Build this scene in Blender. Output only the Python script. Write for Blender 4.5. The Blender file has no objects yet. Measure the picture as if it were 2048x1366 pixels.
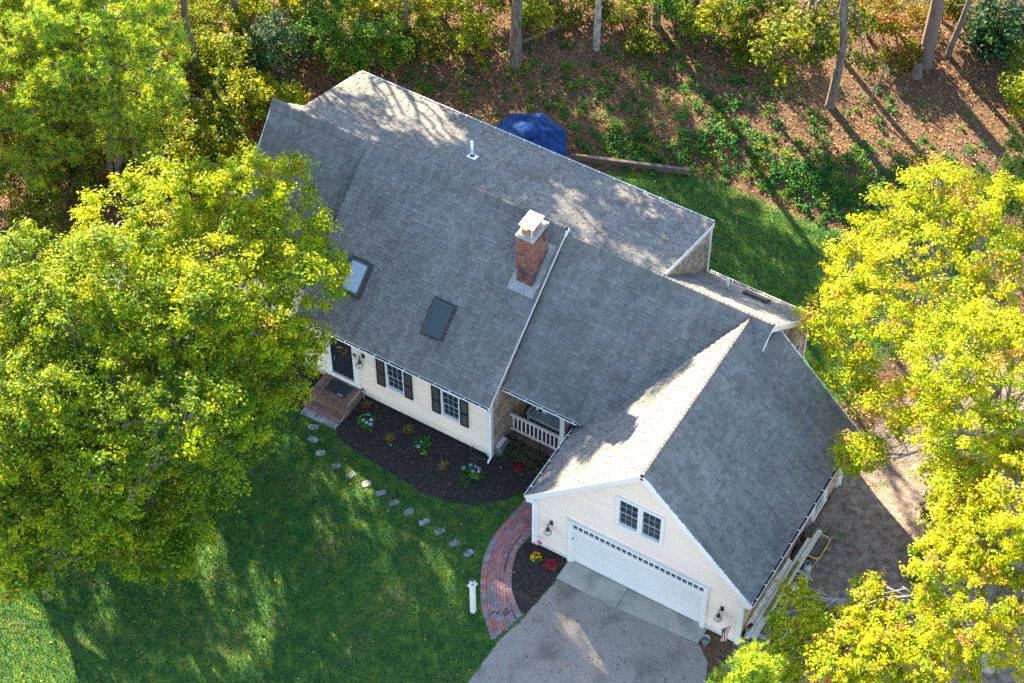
import bpy, math, random
import numpy as np
from mathutils import Matrix, Vector

SC = bpy.context.scene
COL = SC.collection

# ------------------------------------------------------------------ camera
CAM_LOC = np.array([31.9307, -36.4930, 59.6859])
YAW, PITCH, ROLL, FPX = -0.5418, 0.8882, -0.0029, 4200.0
FW = np.array([math.sin(YAW) * math.cos(PITCH), math.cos(YAW) * math.cos(PITCH), -math.sin(PITCH)])
_r = np.array([math.cos(YAW), -math.sin(YAW), 0.0])
_u = np.cross(_r, FW)
RT = math.cos(ROLL) * _r + math.sin(ROLL) * _u
UPV = -math.sin(ROLL) * _r + math.cos(ROLL) * _u
cd = bpy.data.cameras.new("camera")
cd.sensor_fit = 'HORIZONTAL'
cd.sensor_width = 36.0
cd.lens = FPX / 2048 * 36.0
cd.clip_start = 1.0
cd.clip_end = 2000.0
cam = bpy.data.objects.new("camera", cd)
COL.objects.link(cam)
cam.matrix_world = Matrix(((RT[0], UPV[0], -FW[0], CAM_LOC[0]), (RT[1], UPV[1], -FW[1], CAM_LOC[1]),
                           (RT[2], UPV[2], -FW[2], CAM_LOC[2]), (0, 0, 0, 1)))
SC.camera = cam

# ------------------------------------------------------------------ sky, sun, exposure
SUN_AZ, SUN_EL = math.radians(33.0), math.radians(23.8)     # light travels towards +x, -y
sun_from = Vector((-math.cos(SUN_AZ) * math.cos(SUN_EL), math.sin(SUN_AZ) * math.cos(SUN_EL), math.sin(SUN_EL)))
world = bpy.data.worlds.new("World")
SC.world = world
world.use_nodes = True
wn = world.node_tree
bg = wn.nodes['Background']
sky = wn.nodes.new('ShaderNodeTexSky')
sky.sky_type = 'NISHITA'
sky.sun_disc = False
sky.sun_elevation = SUN_EL
sky.sun_rotation = math.atan2(sun_from.x, sun_from.y)
sky.air_density = 1.0
sky.dust_density = 0.6
sky.ozone_density = 1.0
wn.links.new(sky.outputs[0], bg.inputs[0])
bg.inputs[1].default_value = 0.098
sl = bpy.data.lights.new("sun", 'SUN')
sl.energy = 5.0
sl.angle = math.radians(0.53)
sl.color = (1.0, 0.83, 0.58)
so = bpy.data.objects.new("sun", sl)
COL.objects.link(so)
so.rotation_euler = (-sun_from).to_track_quat('-Z', 'Y').to_euler()
so.location = (-30, 25, 40)
SC.view_settings.view_transform = 'Standard'
SC.view_settings.look = 'None'
SC.view_settings.exposure = 2.95
SC.view_settings.gamma = 1.0
SC.view_settings.use_curve_mapping = False
SC.cycles.use_denoising = False
SC.cycles.max_bounces = 8
SC.cycles.diffuse_bounces = 4
SC.cycles.transmission_bounces = 6
SC.cycles.transparent_max_bounces = 8
SC.cycles.sample_clamp_indirect = 6.0

# ------------------------------------------------------------------ helpers
def terrain(x, y):
    """height of the ground: level round the house, a low bank behind, a dip past the garage"""
    x = np.asarray(x, float); y = np.asarray(y, float)
    g = -0.515 * x + 0.857 * y
    r = 0.857 * x + 0.515 * y
    foot = 9.6 - 3.4 / (1 + np.exp(-(r - 18.5) / 1.2))
    t = np.clip((g - foot) / 2.2, 0, 1)
    z = 0.45 * t * t * (3 - 2 * t) + 0.05 * np.clip(g - foot - 1, 0, 20)
    z = z - 0.75 * np.exp(-(((x - 21.5) / 2.6) ** 2 + ((y - 7.6) / 2.8) ** 2))
    z = z + 0.05 * np.sin(x * 0.9 + 1.3) * np.sin(y * 0.8) * np.clip((g - foot) / 4, 0, 1)
    return z

def at(u, v, z=None):
    """layout point: where the line of sight through photo pixel (u, v) meets the ground (or height z)"""
    d = FW + RT * (u - 1024) / FPX - UPV * (v - 683) / FPX
    if z is not None:
        return CAM_LOC + d * (z - CAM_LOC[2]) / d[2]
    p = CAM_LOC + d * (-CAM_LOC[2]) / d[2]
    for _ in range(25):
        zz = float(terrain(p[0], p[1]))
        p = CAM_LOC + d * (zz - CAM_LOC[2]) / d[2]
    return p

class MB:
    """collects faces, each with a tone, and links them as one mesh object"""
    def __init__(s):
        s.v, s.f, s.t, s.m = [], [], [], []
    def face(s, pts, tone=1.0, mi=0):
        n = len(s.v)
        s.v.extend([tuple(p) for p in pts]); s.f.append(tuple(range(n, n + len(pts)))); s.t.append(tone); s.m.append(mi)
    def idx(s, verts, faces, tone=1.0, mi=0):
        n = len(s.v)
        s.v.extend([tuple(p) for p in verts])
        for f in faces:
            s.f.append(tuple(i + n for i in f)); s.t.append(tone); s.m.append(mi)
    def box(s, x0, x1, y0, y1, z0, z1, tone=1.0, mi=0):
        s.idx([(x0, y0, z0), (x1, y0, z0), (x1, y1, z0), (x0, y1, z0), (x0, y0, z1), (x1, y0, z1), (x1, y1, z1), (x0, y1, z1)],
              [(0, 3, 2, 1), (4, 5, 6, 7), (0, 1, 5, 4), (1, 2, 6, 5), (2, 3, 7, 6), (3, 0, 4, 7)], tone, mi)
        return s
    def bar(s, a, b, w, h, up=(0, 0, 1), tone=1.0, mi=0):
        a, b = Vector(a), Vector(b); d = (b - a).normalized(); upv = Vector(up)
        if abs(d.dot(upv)) > 0.99: upv = Vector((0, 1, 0))
        sd = d.cross(upv).normalized() * (w / 2); uu = sd.cross(d).normalized() * (h / 2)
        vs = [p + i * sd + j * uu for p in (a, b) for (i, j) in ((-1, -1), (1, -1), (1, 1), (-1, 1))]
        s.idx(vs, [(0, 1, 2, 3), (7, 6, 5, 4), (0, 4, 5, 1), (1, 5, 6, 2), (2, 6, 7, 3), (3, 7, 4, 0)], tone, mi)
        return s
    def prism(s, poly, vec, tone=1.0, mi=0):
        n = len(poly); vec = Vector(vec)
        a = [Vector(p) for p in poly]; b = [p + vec for p in a]
        s.idx(a + b, [tuple(range(n))[::-1], tuple(range(n, 2 * n))] + [(i, (i + 1) % n, n + (i + 1) % n, n + i) for i in range(n)], tone, mi)
        return s
    def tube(s, pts, rad, n=8, tone=1.0, cap=True, mi=0):
        pts = [Vector(p) for p in pts]
        if not hasattr(rad, '__len__'): rad = [rad] * len(pts)
        rings = []; ref = Vector((0.3, 0.9, 0.1))
        for i, p in enumerate(pts):
            d = (pts[min(i + 1, len(pts) - 1)] - pts[max(i - 1, 0)])
            if d.length < 1e-9: d = Vector((0, 0, 1))
            d.normalize()
            a = d.cross(ref)
            if a.length < 1e-3: a = d.cross(Vector((1, 0, 0)))
            a.normalize(); b = d.cross(a)
            ref = -a.cross(d) if False else ref
            rings.append([p + (a * math.cos(6.28318 * k / n) + b * math.sin(6.28318 * k / n)) * rad[i] for k in range(n)])
        vs = [q for r_ in rings for q in r_]
        fs = [(i * n + k, i * n + (k + 1) % n, (i + 1) * n + (k + 1) % n, (i + 1) * n + k) for i in range(len(pts) - 1) for k in range(n)]
        if cap: fs += [tuple(range(n))[::-1], tuple(range((len(pts) - 1) * n, len(pts) * n))]
        s.idx(vs, fs, tone, mi)
        return s
    def lathe(s, prof, c=(0, 0, 0), n=16, tone=1.0, mi=0):
        vs, fs = [], []
        for (r, z) in prof:
            for k in range(n):
                vs.append((c[0] + r * math.cos(6.28318 * k / n), c[1] + r * math.sin(6.28318 * k / n), c[2] + z))
        for i in range(len(prof) - 1):
            for k in range(n):
                fs.append((i * n + k, i * n + (k + 1) % n, (i + 1) * n + (k + 1) % n, (i + 1) * n + k))
        s.idx(vs, fs, tone, mi)
        return s
    def mesh(s, name, mat, smooth=False):
        me = bpy.data.meshes.new(name)
        me.from_pydata(s.v, [], s.f)
        a = me.attributes.new('tone', 'FLOAT', 'FACE'); a.data.foreach_set('value', np.array(s.t, np.float32))
        for m_ in (mat if isinstance(mat, (list, tuple)) else [mat]): me.materials.append(m_)
        if isinstance(mat, (list, tuple)): me.polygons.foreach_set('material_index', np.array(s.m, np.int32))
        if smooth: me.polygons.foreach_set('use_smooth', np.ones(len(s.f), bool))
        me.update()
        return me
    def build(s, name, mat, parent=None, smooth=False, bevel=0):
        return link(name, s.mesh(name, mat, smooth), parent, bevel=bevel)

def link(name, me, parent=None, mat4=None, bevel=0):
    o = bpy.data.objects.new(name, me); COL.objects.link(o)
    if parent is not None:
        o.parent = parent
        if parent.type == 'EMPTY': o.matrix_parent_inverse = Matrix.Translation(-Vector(parent.location))
    if mat4 is not None: o.matrix_basis = mat4
    if bevel:
        b = o.modifiers.new('bevel', 'BEVEL'); b.width = bevel; b.segments = 2; b.limit_method = 'ANGLE'
    return o

def tag(o, label=None, cat=None, group=None, kind=None):
    if label: o['label'] = label
    if cat: o['category'] = cat
    if group: o['group'] = group
    if kind: o['kind'] = kind
    return o

def thing(name, loc, label, cat, group=None):
    o = bpy.data.objects.new(name, None); COL.objects.link(o)
    o.location = tuple(float(c) for c in loc); o.empty_display_size = 0.2
    return tag(o, label, cat, group)

# ------------------------------------------------------------------ materials
def _nt(name):
    m = bpy.data.materials.new(name); m.use_nodes = True
    nt = m.node_tree; b = nt.nodes['Principled BSDF']
    return m, nt, b

def mat(name, col, rough=0.7, var=0.15, scale=3.0, bump=0.0, bscale=60.0, metal=0.0, spec=0.5, col2=None, c2scale=1.5, c2lo=0.45, c2hi=0.65, stretch=None, tone=True, rnd=0.0):
    """principled colour x per-face tone x object random, broken up by world-space noise"""
    m, nt, b = _nt(name); N = nt.nodes; L = nt.links
    geo = N.new('ShaderNodeNewGeometry'); vec = geo.outputs['Position']
    if stretch:
        mp = N.new('ShaderNodeMapping'); mp.inputs['Scale'].default_value = stretch; L.new(vec, mp.inputs[0]); vec = mp.outputs[0]
    nz = N.new('ShaderNodeTexNoise'); nz.inputs['Scale'].default_value = scale; nz.inputs['Detail'].default_value = 6; L.new(vec, nz.inputs['Vector'])
    rg = N.new('ShaderNodeMapRange'); rg.inputs[1].default_value = 0.3; rg.inputs[2].default_value = 0.7; rg.inputs[3].default_value = 1 - var; rg.inputs[4].default_value = 1 + var
    L.new(nz.outputs[0], rg.inputs[0]); fac = rg.outputs[0]
    def mul(a_, b_):
        q = N.new('ShaderNodeMath'); q.operation = 'MULTIPLY'; L.new(a_, q.inputs[0])
        if hasattr(b_, 'links'): L.new(b_, q.inputs[1])
        else: q.inputs[1].default_value = b_
        return q.outputs[0]
    if tone:
        at_ = N.new('ShaderNodeAttribute'); at_.attribute_name = 'tone'; fac = mul(fac, at_.outputs['Fac'])
    if rnd:
        oi = N.new('ShaderNodeObjectInfo'); r2 = N.new('ShaderNodeMapRange'); r2.inputs[3].default_value = 1 - rnd; r2.inputs[4].default_value = 1 + rnd
        L.new(oi.outputs['Random'], r2.inputs[0]); fac = mul(fac, r2.outputs[0])
    base = N.new('ShaderNodeRGB'); base.outputs[0].default_value = (*col, 1); cs = base.outputs[0]
    if col2:
        n2 = N.new('ShaderNodeTexNoise'); n2.inputs['Scale'].default_value = c2scale; n2.inputs['Detail'].default_value = 5; L.new(vec, n2.inputs['Vector'])
        r3 = N.new('ShaderNodeMapRange'); r3.interpolation_type = 'SMOOTHSTEP'; r3.inputs[1].default_value = c2lo; r3.inputs[2].default_value = c2hi; L.new(n2.outputs[0], r3.inputs[0])
        mx = N.new('ShaderNodeMix'); mx.data_type = 'RGBA'; mx.inputs[7].default_value = (*col2, 1); L.new(cs, mx.inputs[6]); L.new(r3.outputs[0], mx.inputs[0]); cs = mx.outputs[2]
    vm = N.new('ShaderNodeVectorMath'); vm.operation = 'SCALE'; L.new(cs, vm.inputs[0]); L.new(fac, vm.inputs['Scale'])
    L.new(vm.outputs[0], b.inputs['Base Color'])
    b.inputs['Roughness'].default_value = rough; b.inputs['Metallic'].default_value = metal; b.inputs['Specular IOR Level'].default_value = spec
    if bump:
        n4 = N.new('ShaderNodeTexNoise'); n4.inputs['Scale'].default_value = bscale; n4.inputs['Detail'].default_value = 4; L.new(geo.outputs['Position'], n4.inputs['Vector'])
        bp = N.new('ShaderNodeBump'); bp.inputs['Strength'].default_value = bump; bp.inputs['Distance'].default_value = 0.02; L.new(n4.outputs[0], bp.inputs['Height']); L.new(bp.outputs[0], b.inputs['Normal'])
    return m

def leaf_mat(name, trans=0.45, rough=0.55):
    """leaf with per-face colour; part of the light passes through the blade"""
    m, nt, b = _nt(name); N = nt.nodes; L = nt.links
    a = N.new('ShaderNodeAttribute'); a.attribute_name = 'col'
    L.new(a.outputs['Color'], b.inputs['Base Color']); b.inputs['Roughness'].default_value = rough; b.inputs['Specular IOR Level'].default_value = 0.12
    t = N.new('ShaderNodeBsdfTranslucent')
    br = N.new('ShaderNodeVectorMath'); br.operation = 'MULTIPLY'; br.inputs[1].default_value = (1.45, 1.35, 0.5); L.new(a.outputs['Color'], br.inputs[0]); L.new(br.outputs[0], t.inputs['Color'])
    mx = N.new('ShaderNodeMixShader'); mx.inputs[0].default_value = trans
    L.new(b.outputs[0], mx.inputs[1]); L.new(t.outputs[0], mx.inputs[2])
    L.new(mx.outputs[0], nt.nodes['Material Output'].inputs['Surface'])
    return m

def glass_mat(name, col=(0.03, 0.045, 0.06), rough=0.04):
    m, nt, b = _nt(name)
    b.inputs['Base Color'].default_value = (*col, 1); b.inputs['Roughness'].default_value = rough; b.inputs['Specular IOR Level'].default_value = 0.6
    return m

M = {}
M['shingle'] = mat('asphalt_shingle', (0.158, 0.150, 0.140), 0.95, 0.18, 0.9, 0.25, 220, col2=(0.132, 0.134, 0.124), c2scale=0.45, spec=0.25, rnd=0.0)
def add_streaks(m, amt=0.13):
    """weathering that runs down each slope, whichever way it faces"""
    nt = m.node_tree; N, L = nt.nodes, nt.links; b = N['Principled BSDF']; src = b.inputs['Base Color'].links[0].from_socket; geo = N.new('ShaderNodeNewGeometry'); outs = []
    for sc in ((4.0, .3, .3), (.3, 4.0, .3)):
        mp = N.new('ShaderNodeMapping'); mp.inputs['Scale'].default_value = sc; L.new(geo.outputs['Position'], mp.inputs[0]); nz = N.new('ShaderNodeTexNoise'); nz.inputs['Scale'].default_value = 0.9; nz.inputs['Detail'].default_value = 4; L.new(mp.outputs[0], nz.inputs['Vector']); outs.append(nz.outputs[0])
    sp_ = N.new('ShaderNodeSeparateXYZ'); L.new(geo.outputs['True Normal'], sp_.inputs[0]); ab = N.new('ShaderNodeMath'); ab.operation = 'ABSOLUTE'; L.new(sp_.outputs[0], ab.inputs[0]); gt = N.new('ShaderNodeMath'); gt.operation = 'GREATER_THAN'; gt.inputs[1].default_value = .4; L.new(ab.outputs[0], gt.inputs[0])
    mx = N.new('ShaderNodeMix'); L.new(gt.outputs[0], mx.inputs[0]); L.new(outs[0], mx.inputs[2]); L.new(outs[1], mx.inputs[3])
    mr = N.new('ShaderNodeMapRange'); mr.inputs[1].default_value = .3; mr.inputs[2].default_value = .7; mr.inputs[3].default_value = 1 - amt; mr.inputs[4].default_value = 1 + amt; L.new(mx.outputs[0], mr.inputs[0])
    vm = N.new('ShaderNodeVectorMath'); vm.operation = 'SCALE'; L.new(src, vm.inputs[0]); L.new(mr.outputs[0], vm.inputs['Scale']); L.new(vm.outputs[0], b.inputs['Base Color'])
add_streaks(M['shingle'])
M['deck'] = mat('roof_deck', (0.05, 0.05, 0.052), 0.95)
M['cedar'] = mat('weathered_cedar', (0.42, 0.29, 0.195), 0.9, 0.2, 2.0, 0.2, 90, col2=(0.30, 0.245, 0.20), c2scale=1.3, spec=0.2)
M['clap'] = mat('cream_clapboard', (0.74, 0.60, 0.48), 0.6, 0.035, 1.2, 0.03, 40)
M['trim'] = mat('white_trim', (0.68, 0.645, 0.61), 0.5, 0.05, 1.5)
M['gutter'] = mat('white_gutter', (0.8, 0.8, 0.79), 0.35, 0.05, 2)
M['debris'] = mat('gutter_leaf_debris', (0.045, 0.035, 0.026), 0.95, 0.5, 14)
M['core'] = mat('sheathing', (0.16, 0.13, 0.1), 0.9)
M['shutter'] = mat('black_shutter', (0.018, 0.016, 0.018), 0.5, 0.15, 6)
M['door'] = mat('dark_door', (0.012, 0.013, 0.016), 0.25, 0.1, 4)
M['gdoor'] = mat('white_garage_door', (0.64, 0.61, 0.585), 0.4, 0.03, 1)
M['sash'] = mat('white_sash', (0.36, 0.38, 0.41), 0.4, 0.05, 3)
M['pane'] = glass_mat('window_glass', (0.016, 0.026, 0.036))
M['skyglass'] = glass_mat('skylight_glass', (0.02, 0.04, 0.042), 0.06)
M['skyframe'] = mat('skylight_frame', (0.055, 0.053, 0.053), 0.5, 0.1, 3)
M['lead'] = mat('lead_flashing', (0.22, 0.225, 0.24), 0.55, 0.3, 3, col2=(0.24, 0.22, 0.16), c2scale=4, c2lo=.5, c2hi=.62, metal=0.15, stretch=(6, 1, 1))
M['brick'] = mat('red_brick', (0.21, 0.082, 0.058), 0.9, 0.3, 7, 0.3, 120, col2=(0.075, 0.045, 0.042), c2scale=1.3, c2lo=.44, c2hi=.62, rnd=0.35)
M['mortar'] = mat('mortar', (0.30, 0.24, 0.21), 0.95, 0.2, 12)
M['crown'] = mat('chimney_crown', (0.34, 0.325, 0.30), 0.95, 0.3, 6, 0.3, 60)
M['capwhite'] = mat('white_cap', (0.7, 0.7, 0.69), 0.4, 0.04, 2)
M['pvc'] = mat('white_pipe', (0.75, 0.75, 0.74), 0.4)
M['blackmetal'] = mat('black_metal', (0.015, 0.014, 0.014), 0.45, 0.2, 8)
M['clear'] = glass_mat('lamp_glass', (0.5, 0.52, 0.5), 0.05)
M['paverR'] = mat('brick_paver_red', (0.30, 0.12, 0.105), 0.9, 0.18, 5, 0.25, 110, rnd=0.16)
M['paverG'] = mat('brick_paver_grey', (0.185, 0.17, 0.175), 0.9, 0.18, 5, 0.25, 110, rnd=0.2)
M['paverbed'] = mat('paver_joint_sand', (0.10, 0.075, 0.068), 0.95)
M['stepbrick'] = mat('step_brick', (0.18, 0.095, 0.07), 0.9, 0.2, 4, 0.25, 110, rnd=0.15)
M['stone'] = mat('stepping_stone', (0.25, 0.25, 0.265), 0.9, 0.35, 9, 0.5, 50, col2=(0.15, 0.145, 0.11), c2scale=5, rnd=.18)
M['concrete'] = mat('concrete', (0.35, 0.315, 0.255), 0.9, 0.16, 1.6, 0.15, 90, col2=(0.25, 0.245, 0.20), c2scale=1.1)
M['asphalt'] = mat('old_asphalt', (0.235, 0.202, 0.172), 0.9, 0.2, 16, 0.3, 120, col2=(0.145, 0.12, 0.10), c2scale=0.8, c2lo=.46, c2hi=.72)
def add_cracks(m, scale=0.55, width=0.004, dark=0.6):
    nt = m.node_tree; N, L = nt.nodes, nt.links; b = N['Principled BSDF']; src = b.inputs['Base Color'].links[0].from_socket
    geo = N.new('ShaderNodeNewGeometry'); nz = N.new('ShaderNodeTexNoise'); nz.inputs['Scale'].default_value = 2.5; nz.inputs['Detail'].default_value = 5; L.new(geo.outputs['Position'], nz.inputs['Vector'])
    sc = N.new('ShaderNodeVectorMath'); sc.operation = 'MULTIPLY_ADD'; sc.inputs[1].default_value = (.5, .5, 0); L.new(nz.outputs['Color'], sc.inputs[0]); L.new(geo.outputs['Position'], sc.inputs[2])
    vo = N.new('ShaderNodeTexVoronoi'); vo.feature = 'DISTANCE_TO_EDGE'; vo.inputs['Scale'].default_value = scale; L.new(sc.outputs[0], vo.inputs['Vector'])
    n2 = N.new('ShaderNodeTexNoise'); n2.inputs['Scale'].default_value = 0.7; L.new(geo.outputs['Position'], n2.inputs['Vector'])
    wd = N.new('ShaderNodeMapRange'); wd.inputs[1].default_value = .42; wd.inputs[2].default_value = .62; wd.inputs[3].default_value = 0.0005; wd.inputs[4].default_value = width; L.new(n2.outputs[0], wd.inputs[0])
    cp = N.new('ShaderNodeMath'); cp.operation = 'LESS_THAN'; L.new(vo.outputs['Distance'], cp.inputs[0]); L.new(wd.outputs[0], cp.inputs[1])
    mr = N.new('ShaderNodeMapRange'); mr.inputs[3].default_value = 1.0; mr.inputs[4].default_value = dark; L.new(cp.outputs[0], mr.inputs[0])
    vm = N.new('ShaderNodeVectorMath'); vm.operation = 'SCALE'; L.new(src, vm.inputs[0]); L.new(mr.outputs[0], vm.inputs['Scale']); L.new(vm.outputs[0], b.inputs['Base Color'])
add_cracks(M['asphalt'])
M['mulch'] = mat('dark_mulch', (0.02, 0.016, 0.015), 0.95, 0.5, 9, 0.9, 40)
M['chip'] = mat('mulch_chip', (0.04, 0.028, 0.022), 0.95, 0.3, 9)
M['wood'] = mat('weathered_wood', (0.36, 0.33, 0.29), 0.85, 0.25, 3, 0.2, 60, stretch=(6, 1, 6), col2=(0.2, 0.18, 0.16), c2scale=3)
M['board'] = mat('painted_board', (0.62, 0.59, 0.53), 0.8, 0.2, 3, 0.1, 50, stretch=(8, 1.2, 8), col2=(0.40, 0.36, 0.30), c2scale=5, c2lo=.55, c2hi=.65)
M['moss'] = mat('mossy_board', (0.21, 0.20, 0.03), 0.95, 0.3, 5, 0.4, 60)
M['timber'] = mat('landscape_timber', (0.10, 0.088, 0.078), 0.9, 0.25, 3, 0.3, 60)
M['benchp'] = mat('grey_green_bench', (0.34, 0.38, 0.37), 0.7, 0.1, 3)
M['white_fab'] = mat('white_fabric', (0.72, 0.7, 0.68), 0.9)
M['black_fab'] = mat('black_fabric', (0.02, 0.02, 0.022), 0.9)
M['blue'] = mat('blue_canvas', (0.012, 0.042, 0.15), 0.95, 0.3, 6, col2=(0.007, 0.023, 0.085), c2scale=2.4, spec=0.05)
M['yellow'] = mat('yellow_paint', (0.72, 0.5, 0.02), 0.4)
M['tray'] = mat('dirty_tray', (0.23, 0.19, 0.16), 0.8, 0.25, 5)
M['zinc'] = mat('galvanised', (0.4, 0.41, 0.43), 0.4, 0.15, 6, metal=0.6)
M['tank'] = mat('grey_tank', (0.34, 0.38, 0.4), 0.45)
M['pumpkin'] = mat('white_pumpkin', (0.62, 0.6, 0.47), 0.6, 0.1, 6)
M['pink'] = mat('pink_paint', (0.6, 0.03, 0.2), 0.5)
M['greybox'] = mat('grey_box', (0.12, 0.125, 0.14), 0.5)
M['rubber'] = mat('rubber_mat', (0.025, 0.03, 0.034), 0.9, 0.2, 20)
M['bark'] = mat('grey_bark', (0.15, 0.125, 0.105), 0.95, 0.45, 5, 1.0, 25, stretch=(4, 4, 0.7), col2=(0.075, 0.058, 0.045), c2scale=3)
M['barkL'] = mat('pale_lichen_bark', (0.34, 0.325, 0.29), 0.95, 0.3, 5, 0.6, 30, col2=(0.2, 0.18, 0.15), c2scale=4)
M['barkD'] = mat('dark_pine_bark', (0.15, 0.105, 0.085), 0.95, 0.4, 6, 0.8, 25, stretch=(4, 4, 0.8))
M['leaf'] = leaf_mat('leaf')
M['needle'] = leaf_mat('needle', 0.3, 0.5)
M['grassblade'] = leaf_mat('grass_blade', 0.3, 0.6)
M['litterleaf'] = leaf_mat('fallen_leaf', 0.1, 0.8)
M['petal'] = leaf_mat('petal', 0.3, 0.7)
# ------------------------------------------------------------------ ground
RNG = np.random.default_rng(7)
random.seed(11)

def sstep(a, b, x):
    t = np.clip((np.asarray(x, float) - a) / (b - a), 0, 1); return t * t * (3 - 2 * t)

def zone_grass(x, y):
    g = -0.515 * x + 0.857 * y; r = 0.857 * x + 0.515 * y
    front = (1 - sstep(0.2, 1.0, y)) * (1 - sstep(13.3, 13.6, x)) * sstep(-9.5, -7.0, x + 0.35 * y) * sstep(-30, -26, y)
    foot = 9.3 - 3.4 / (1 + np.exp(-(r - 18.5) / 1.2))
    back = sstep(8.0, 8.6, y) * (1 - sstep(-0.6, 0.7, g - foot)) * sstep(3.2, 5.2, x) * (1 - sstep(17.5, 20.0, x - 0.25 * (y - 10)))
    side = 0.35 * sstep(19.5, 20.2, x) * (1 - sstep(21.2, 23.0, x)) * sstep(2.0, 3.5, y) * (1 - sstep(9, 11, y))
    return np.clip(front + back + side, 0, 1)

def zone_dirt(x, y):
    return sstep(19.4, 20.3, x) * (1 - sstep(12.5, 16.0, y + 0.3 * (x - 20))) * (1 - sstep(27, 31, x))

def axis(lo, hi, st):
    a = list(np.arange(lo, hi + 1e-6, st)); ext = [5, 15, 40, 100, 250, 500]
    return np.array([lo - e for e in ext[::-1]] + a + [hi + e for e in ext])
gx, gy = axis(-18, 36, 0.36), axis(-20, 40, 0.36)
GX, GY = np.meshgrid(gx, gy)
gz = terrain(np.clip(GX, -60, 60), np.clip(GY, -60, 60))
nx, ny = len(gx), len(gy)
co = np.stack([GX, GY, gz], -1).reshape(-1, 3)
ii = np.arange(nx * ny).reshape(ny, nx)
quads = np.stack([ii[:-1, :-1], ii[:-1, 1:], ii[1:, 1:], ii[1:, :-1]], -1).reshape(-1, 4)

def np_mesh(name, co, faces, mats, smooth=False):
    me = bpy.data.meshes.new(name); k = faces.shape[1]; nf = len(faces)
    me.vertices.add(len(co)); me.vertices.foreach_set('co', np.ascontiguousarray(co, np.float32).ravel())
    me.loops.add(nf * k); me.loops.foreach_set('vertex_index', np.ascontiguousarray(faces, np.int32).ravel())
    me.polygons.add(nf); me.polygons.foreach_set('loop_start', np.arange(0, nf * k, k, dtype=np.int32))
    try: me.polygons.foreach_set('loop_total', np.full(nf, k, np.int32))
    except Exception: pass
    for m_ in mats: me.materials.append(m_)
    if smooth: me.polygons.foreach_set('use_smooth', np.ones(nf, bool))
    me.update(calc_edges=True); me.validate()
    return me

def ground_material():
    m, nt, b = _nt('yard_ground'); N = nt.nodes; L = nt.links
    geo = N.new('ShaderNodeNewGeometry')
    def noise(sc, det=6):
        n = N.new('ShaderNodeTexNoise'); n.inputs['Scale'].default_value = sc; n.inputs['Detail'].default_value = det; L.new(geo.outputs['Position'], n.inputs['Vector']); return n.outputs[0]
    def ramp(src, stops):
        r_ = N.new('ShaderNodeValToRGB'); L.new(src, r_.inputs[0]); e = r_.color_ramp.elements
        while len(e) < len(stops): e.new(0.5)
        for i, (p, c) in enumerate(stops): e[i].position = p; e[i].color = (*c, 1)
        return r_.outputs[0]
    def mixc(f, a, c):
        x = N.new('ShaderNodeMix'); x.data_type = 'RGBA'; L.new(f, x.inputs[0]); L.new(a, x.inputs[6]); L.new(c, x.inputs[7]); return x.outputs[2]
    def attrmask(nm, sc):
        a = N.new('ShaderNodeAttribute'); a.attribute_name = nm
        ad = N.new('ShaderNodeMath'); ad.operation = 'MULTIPLY_ADD'; L.new(noise(sc, 5), ad.inputs[0]); ad.inputs[1].default_value = 0.9; L.new(a.outputs['Fac'], ad.inputs[2])
        mr = N.new('ShaderNodeMapRange'); mr.interpolation_type = 'SMOOTHSTEP'; mr.inputs[1].default_value = 0.78; mr.inputs[2].default_value = 1.12; L.new(ad.outputs[0], mr.inputs[0]); return mr.outputs[0]
    litter = ramp(noise(9, 9), [(0.30, (0.03, 0.018, 0.013)), (0.48, (0.092, 0.052, 0.028)), (0.62, (0.185, 0.108, 0.056)), (0.75, (0.30, 0.195, 0.105))])
    litter = mixc(ramp(noise(0.55, 4), [(0.45, (0, 0, 0)), (0.62, (1, 1, 1))]), litter, ramp(noise(6, 7), [(0.3, (0.052, 0.032, 0.02)), (0.7, (0.155, 0.10, 0.06))]))
    grass = ramp(noise(2.2, 8), [(0.28, (0.024, 0.074, 0.022)), (0.5, (0.044, 0.112, 0.024)), (0.72, (0.125, 0.18, 0.018))])
    grass = mixc(ramp(noise(0.6, 5), [(0.52, (0, 0, 0)), (0.72, (0.7, 0.7, 0.7))]), grass, ramp(noise(14, 6), [(0.3, (0.055, 0.075, 0.018)), (0.7, (0.16, 0.14, 0.06))]))
    dirt = ramp(noise(3.5, 9), [(0.3, (0.115, 0.084, 0.068)), (0.5, (0.20, 0.152, 0.125)), (0.7, (0.30, 0.24, 0.20))])
    c = mixc(attrmask('dirt', 0.9), litter, dirt)
    c = mixc(attrmask('grass', 1.6), c, grass)
    L.new(c, b.inputs['Base Color']); b.inputs['Roughness'].default_value = 0.95; b.inputs['Specular IOR Level'].default_value = 0.15
    bp = N.new('ShaderNodeBump'); bp.inputs['Strength'].default_value = 0.8; bp.inputs['Distance'].default_value = 0.06; L.new(noise(14, 8), bp.inputs['Height']); L.new(bp.outputs[0], b.inputs['Normal'])
    return m
me = np_mesh('ground', co, quads, [ground_material()], True)
for nm, fn in (('grass', zone_grass), ('dirt', zone_dirt)):
    a = me.attributes.new(nm, 'FLOAT', 'POINT'); a.data.foreach_set('value', fn(co[:, 0], co[:, 1]).astype(np.float32))
tag(link('ground', me), kind='structure')

def sheet(name, poly, z, m, thick=0.05, kind='structure', sub=None):
    """level sheet with real edges lying on the ground"""
    mb = MB(); mb.prism([(p[0], p[1], z - thick) for p in poly], (0, 0, thick))
    o = mb.build(name, m); tag(o, kind=kind); return o

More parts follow.
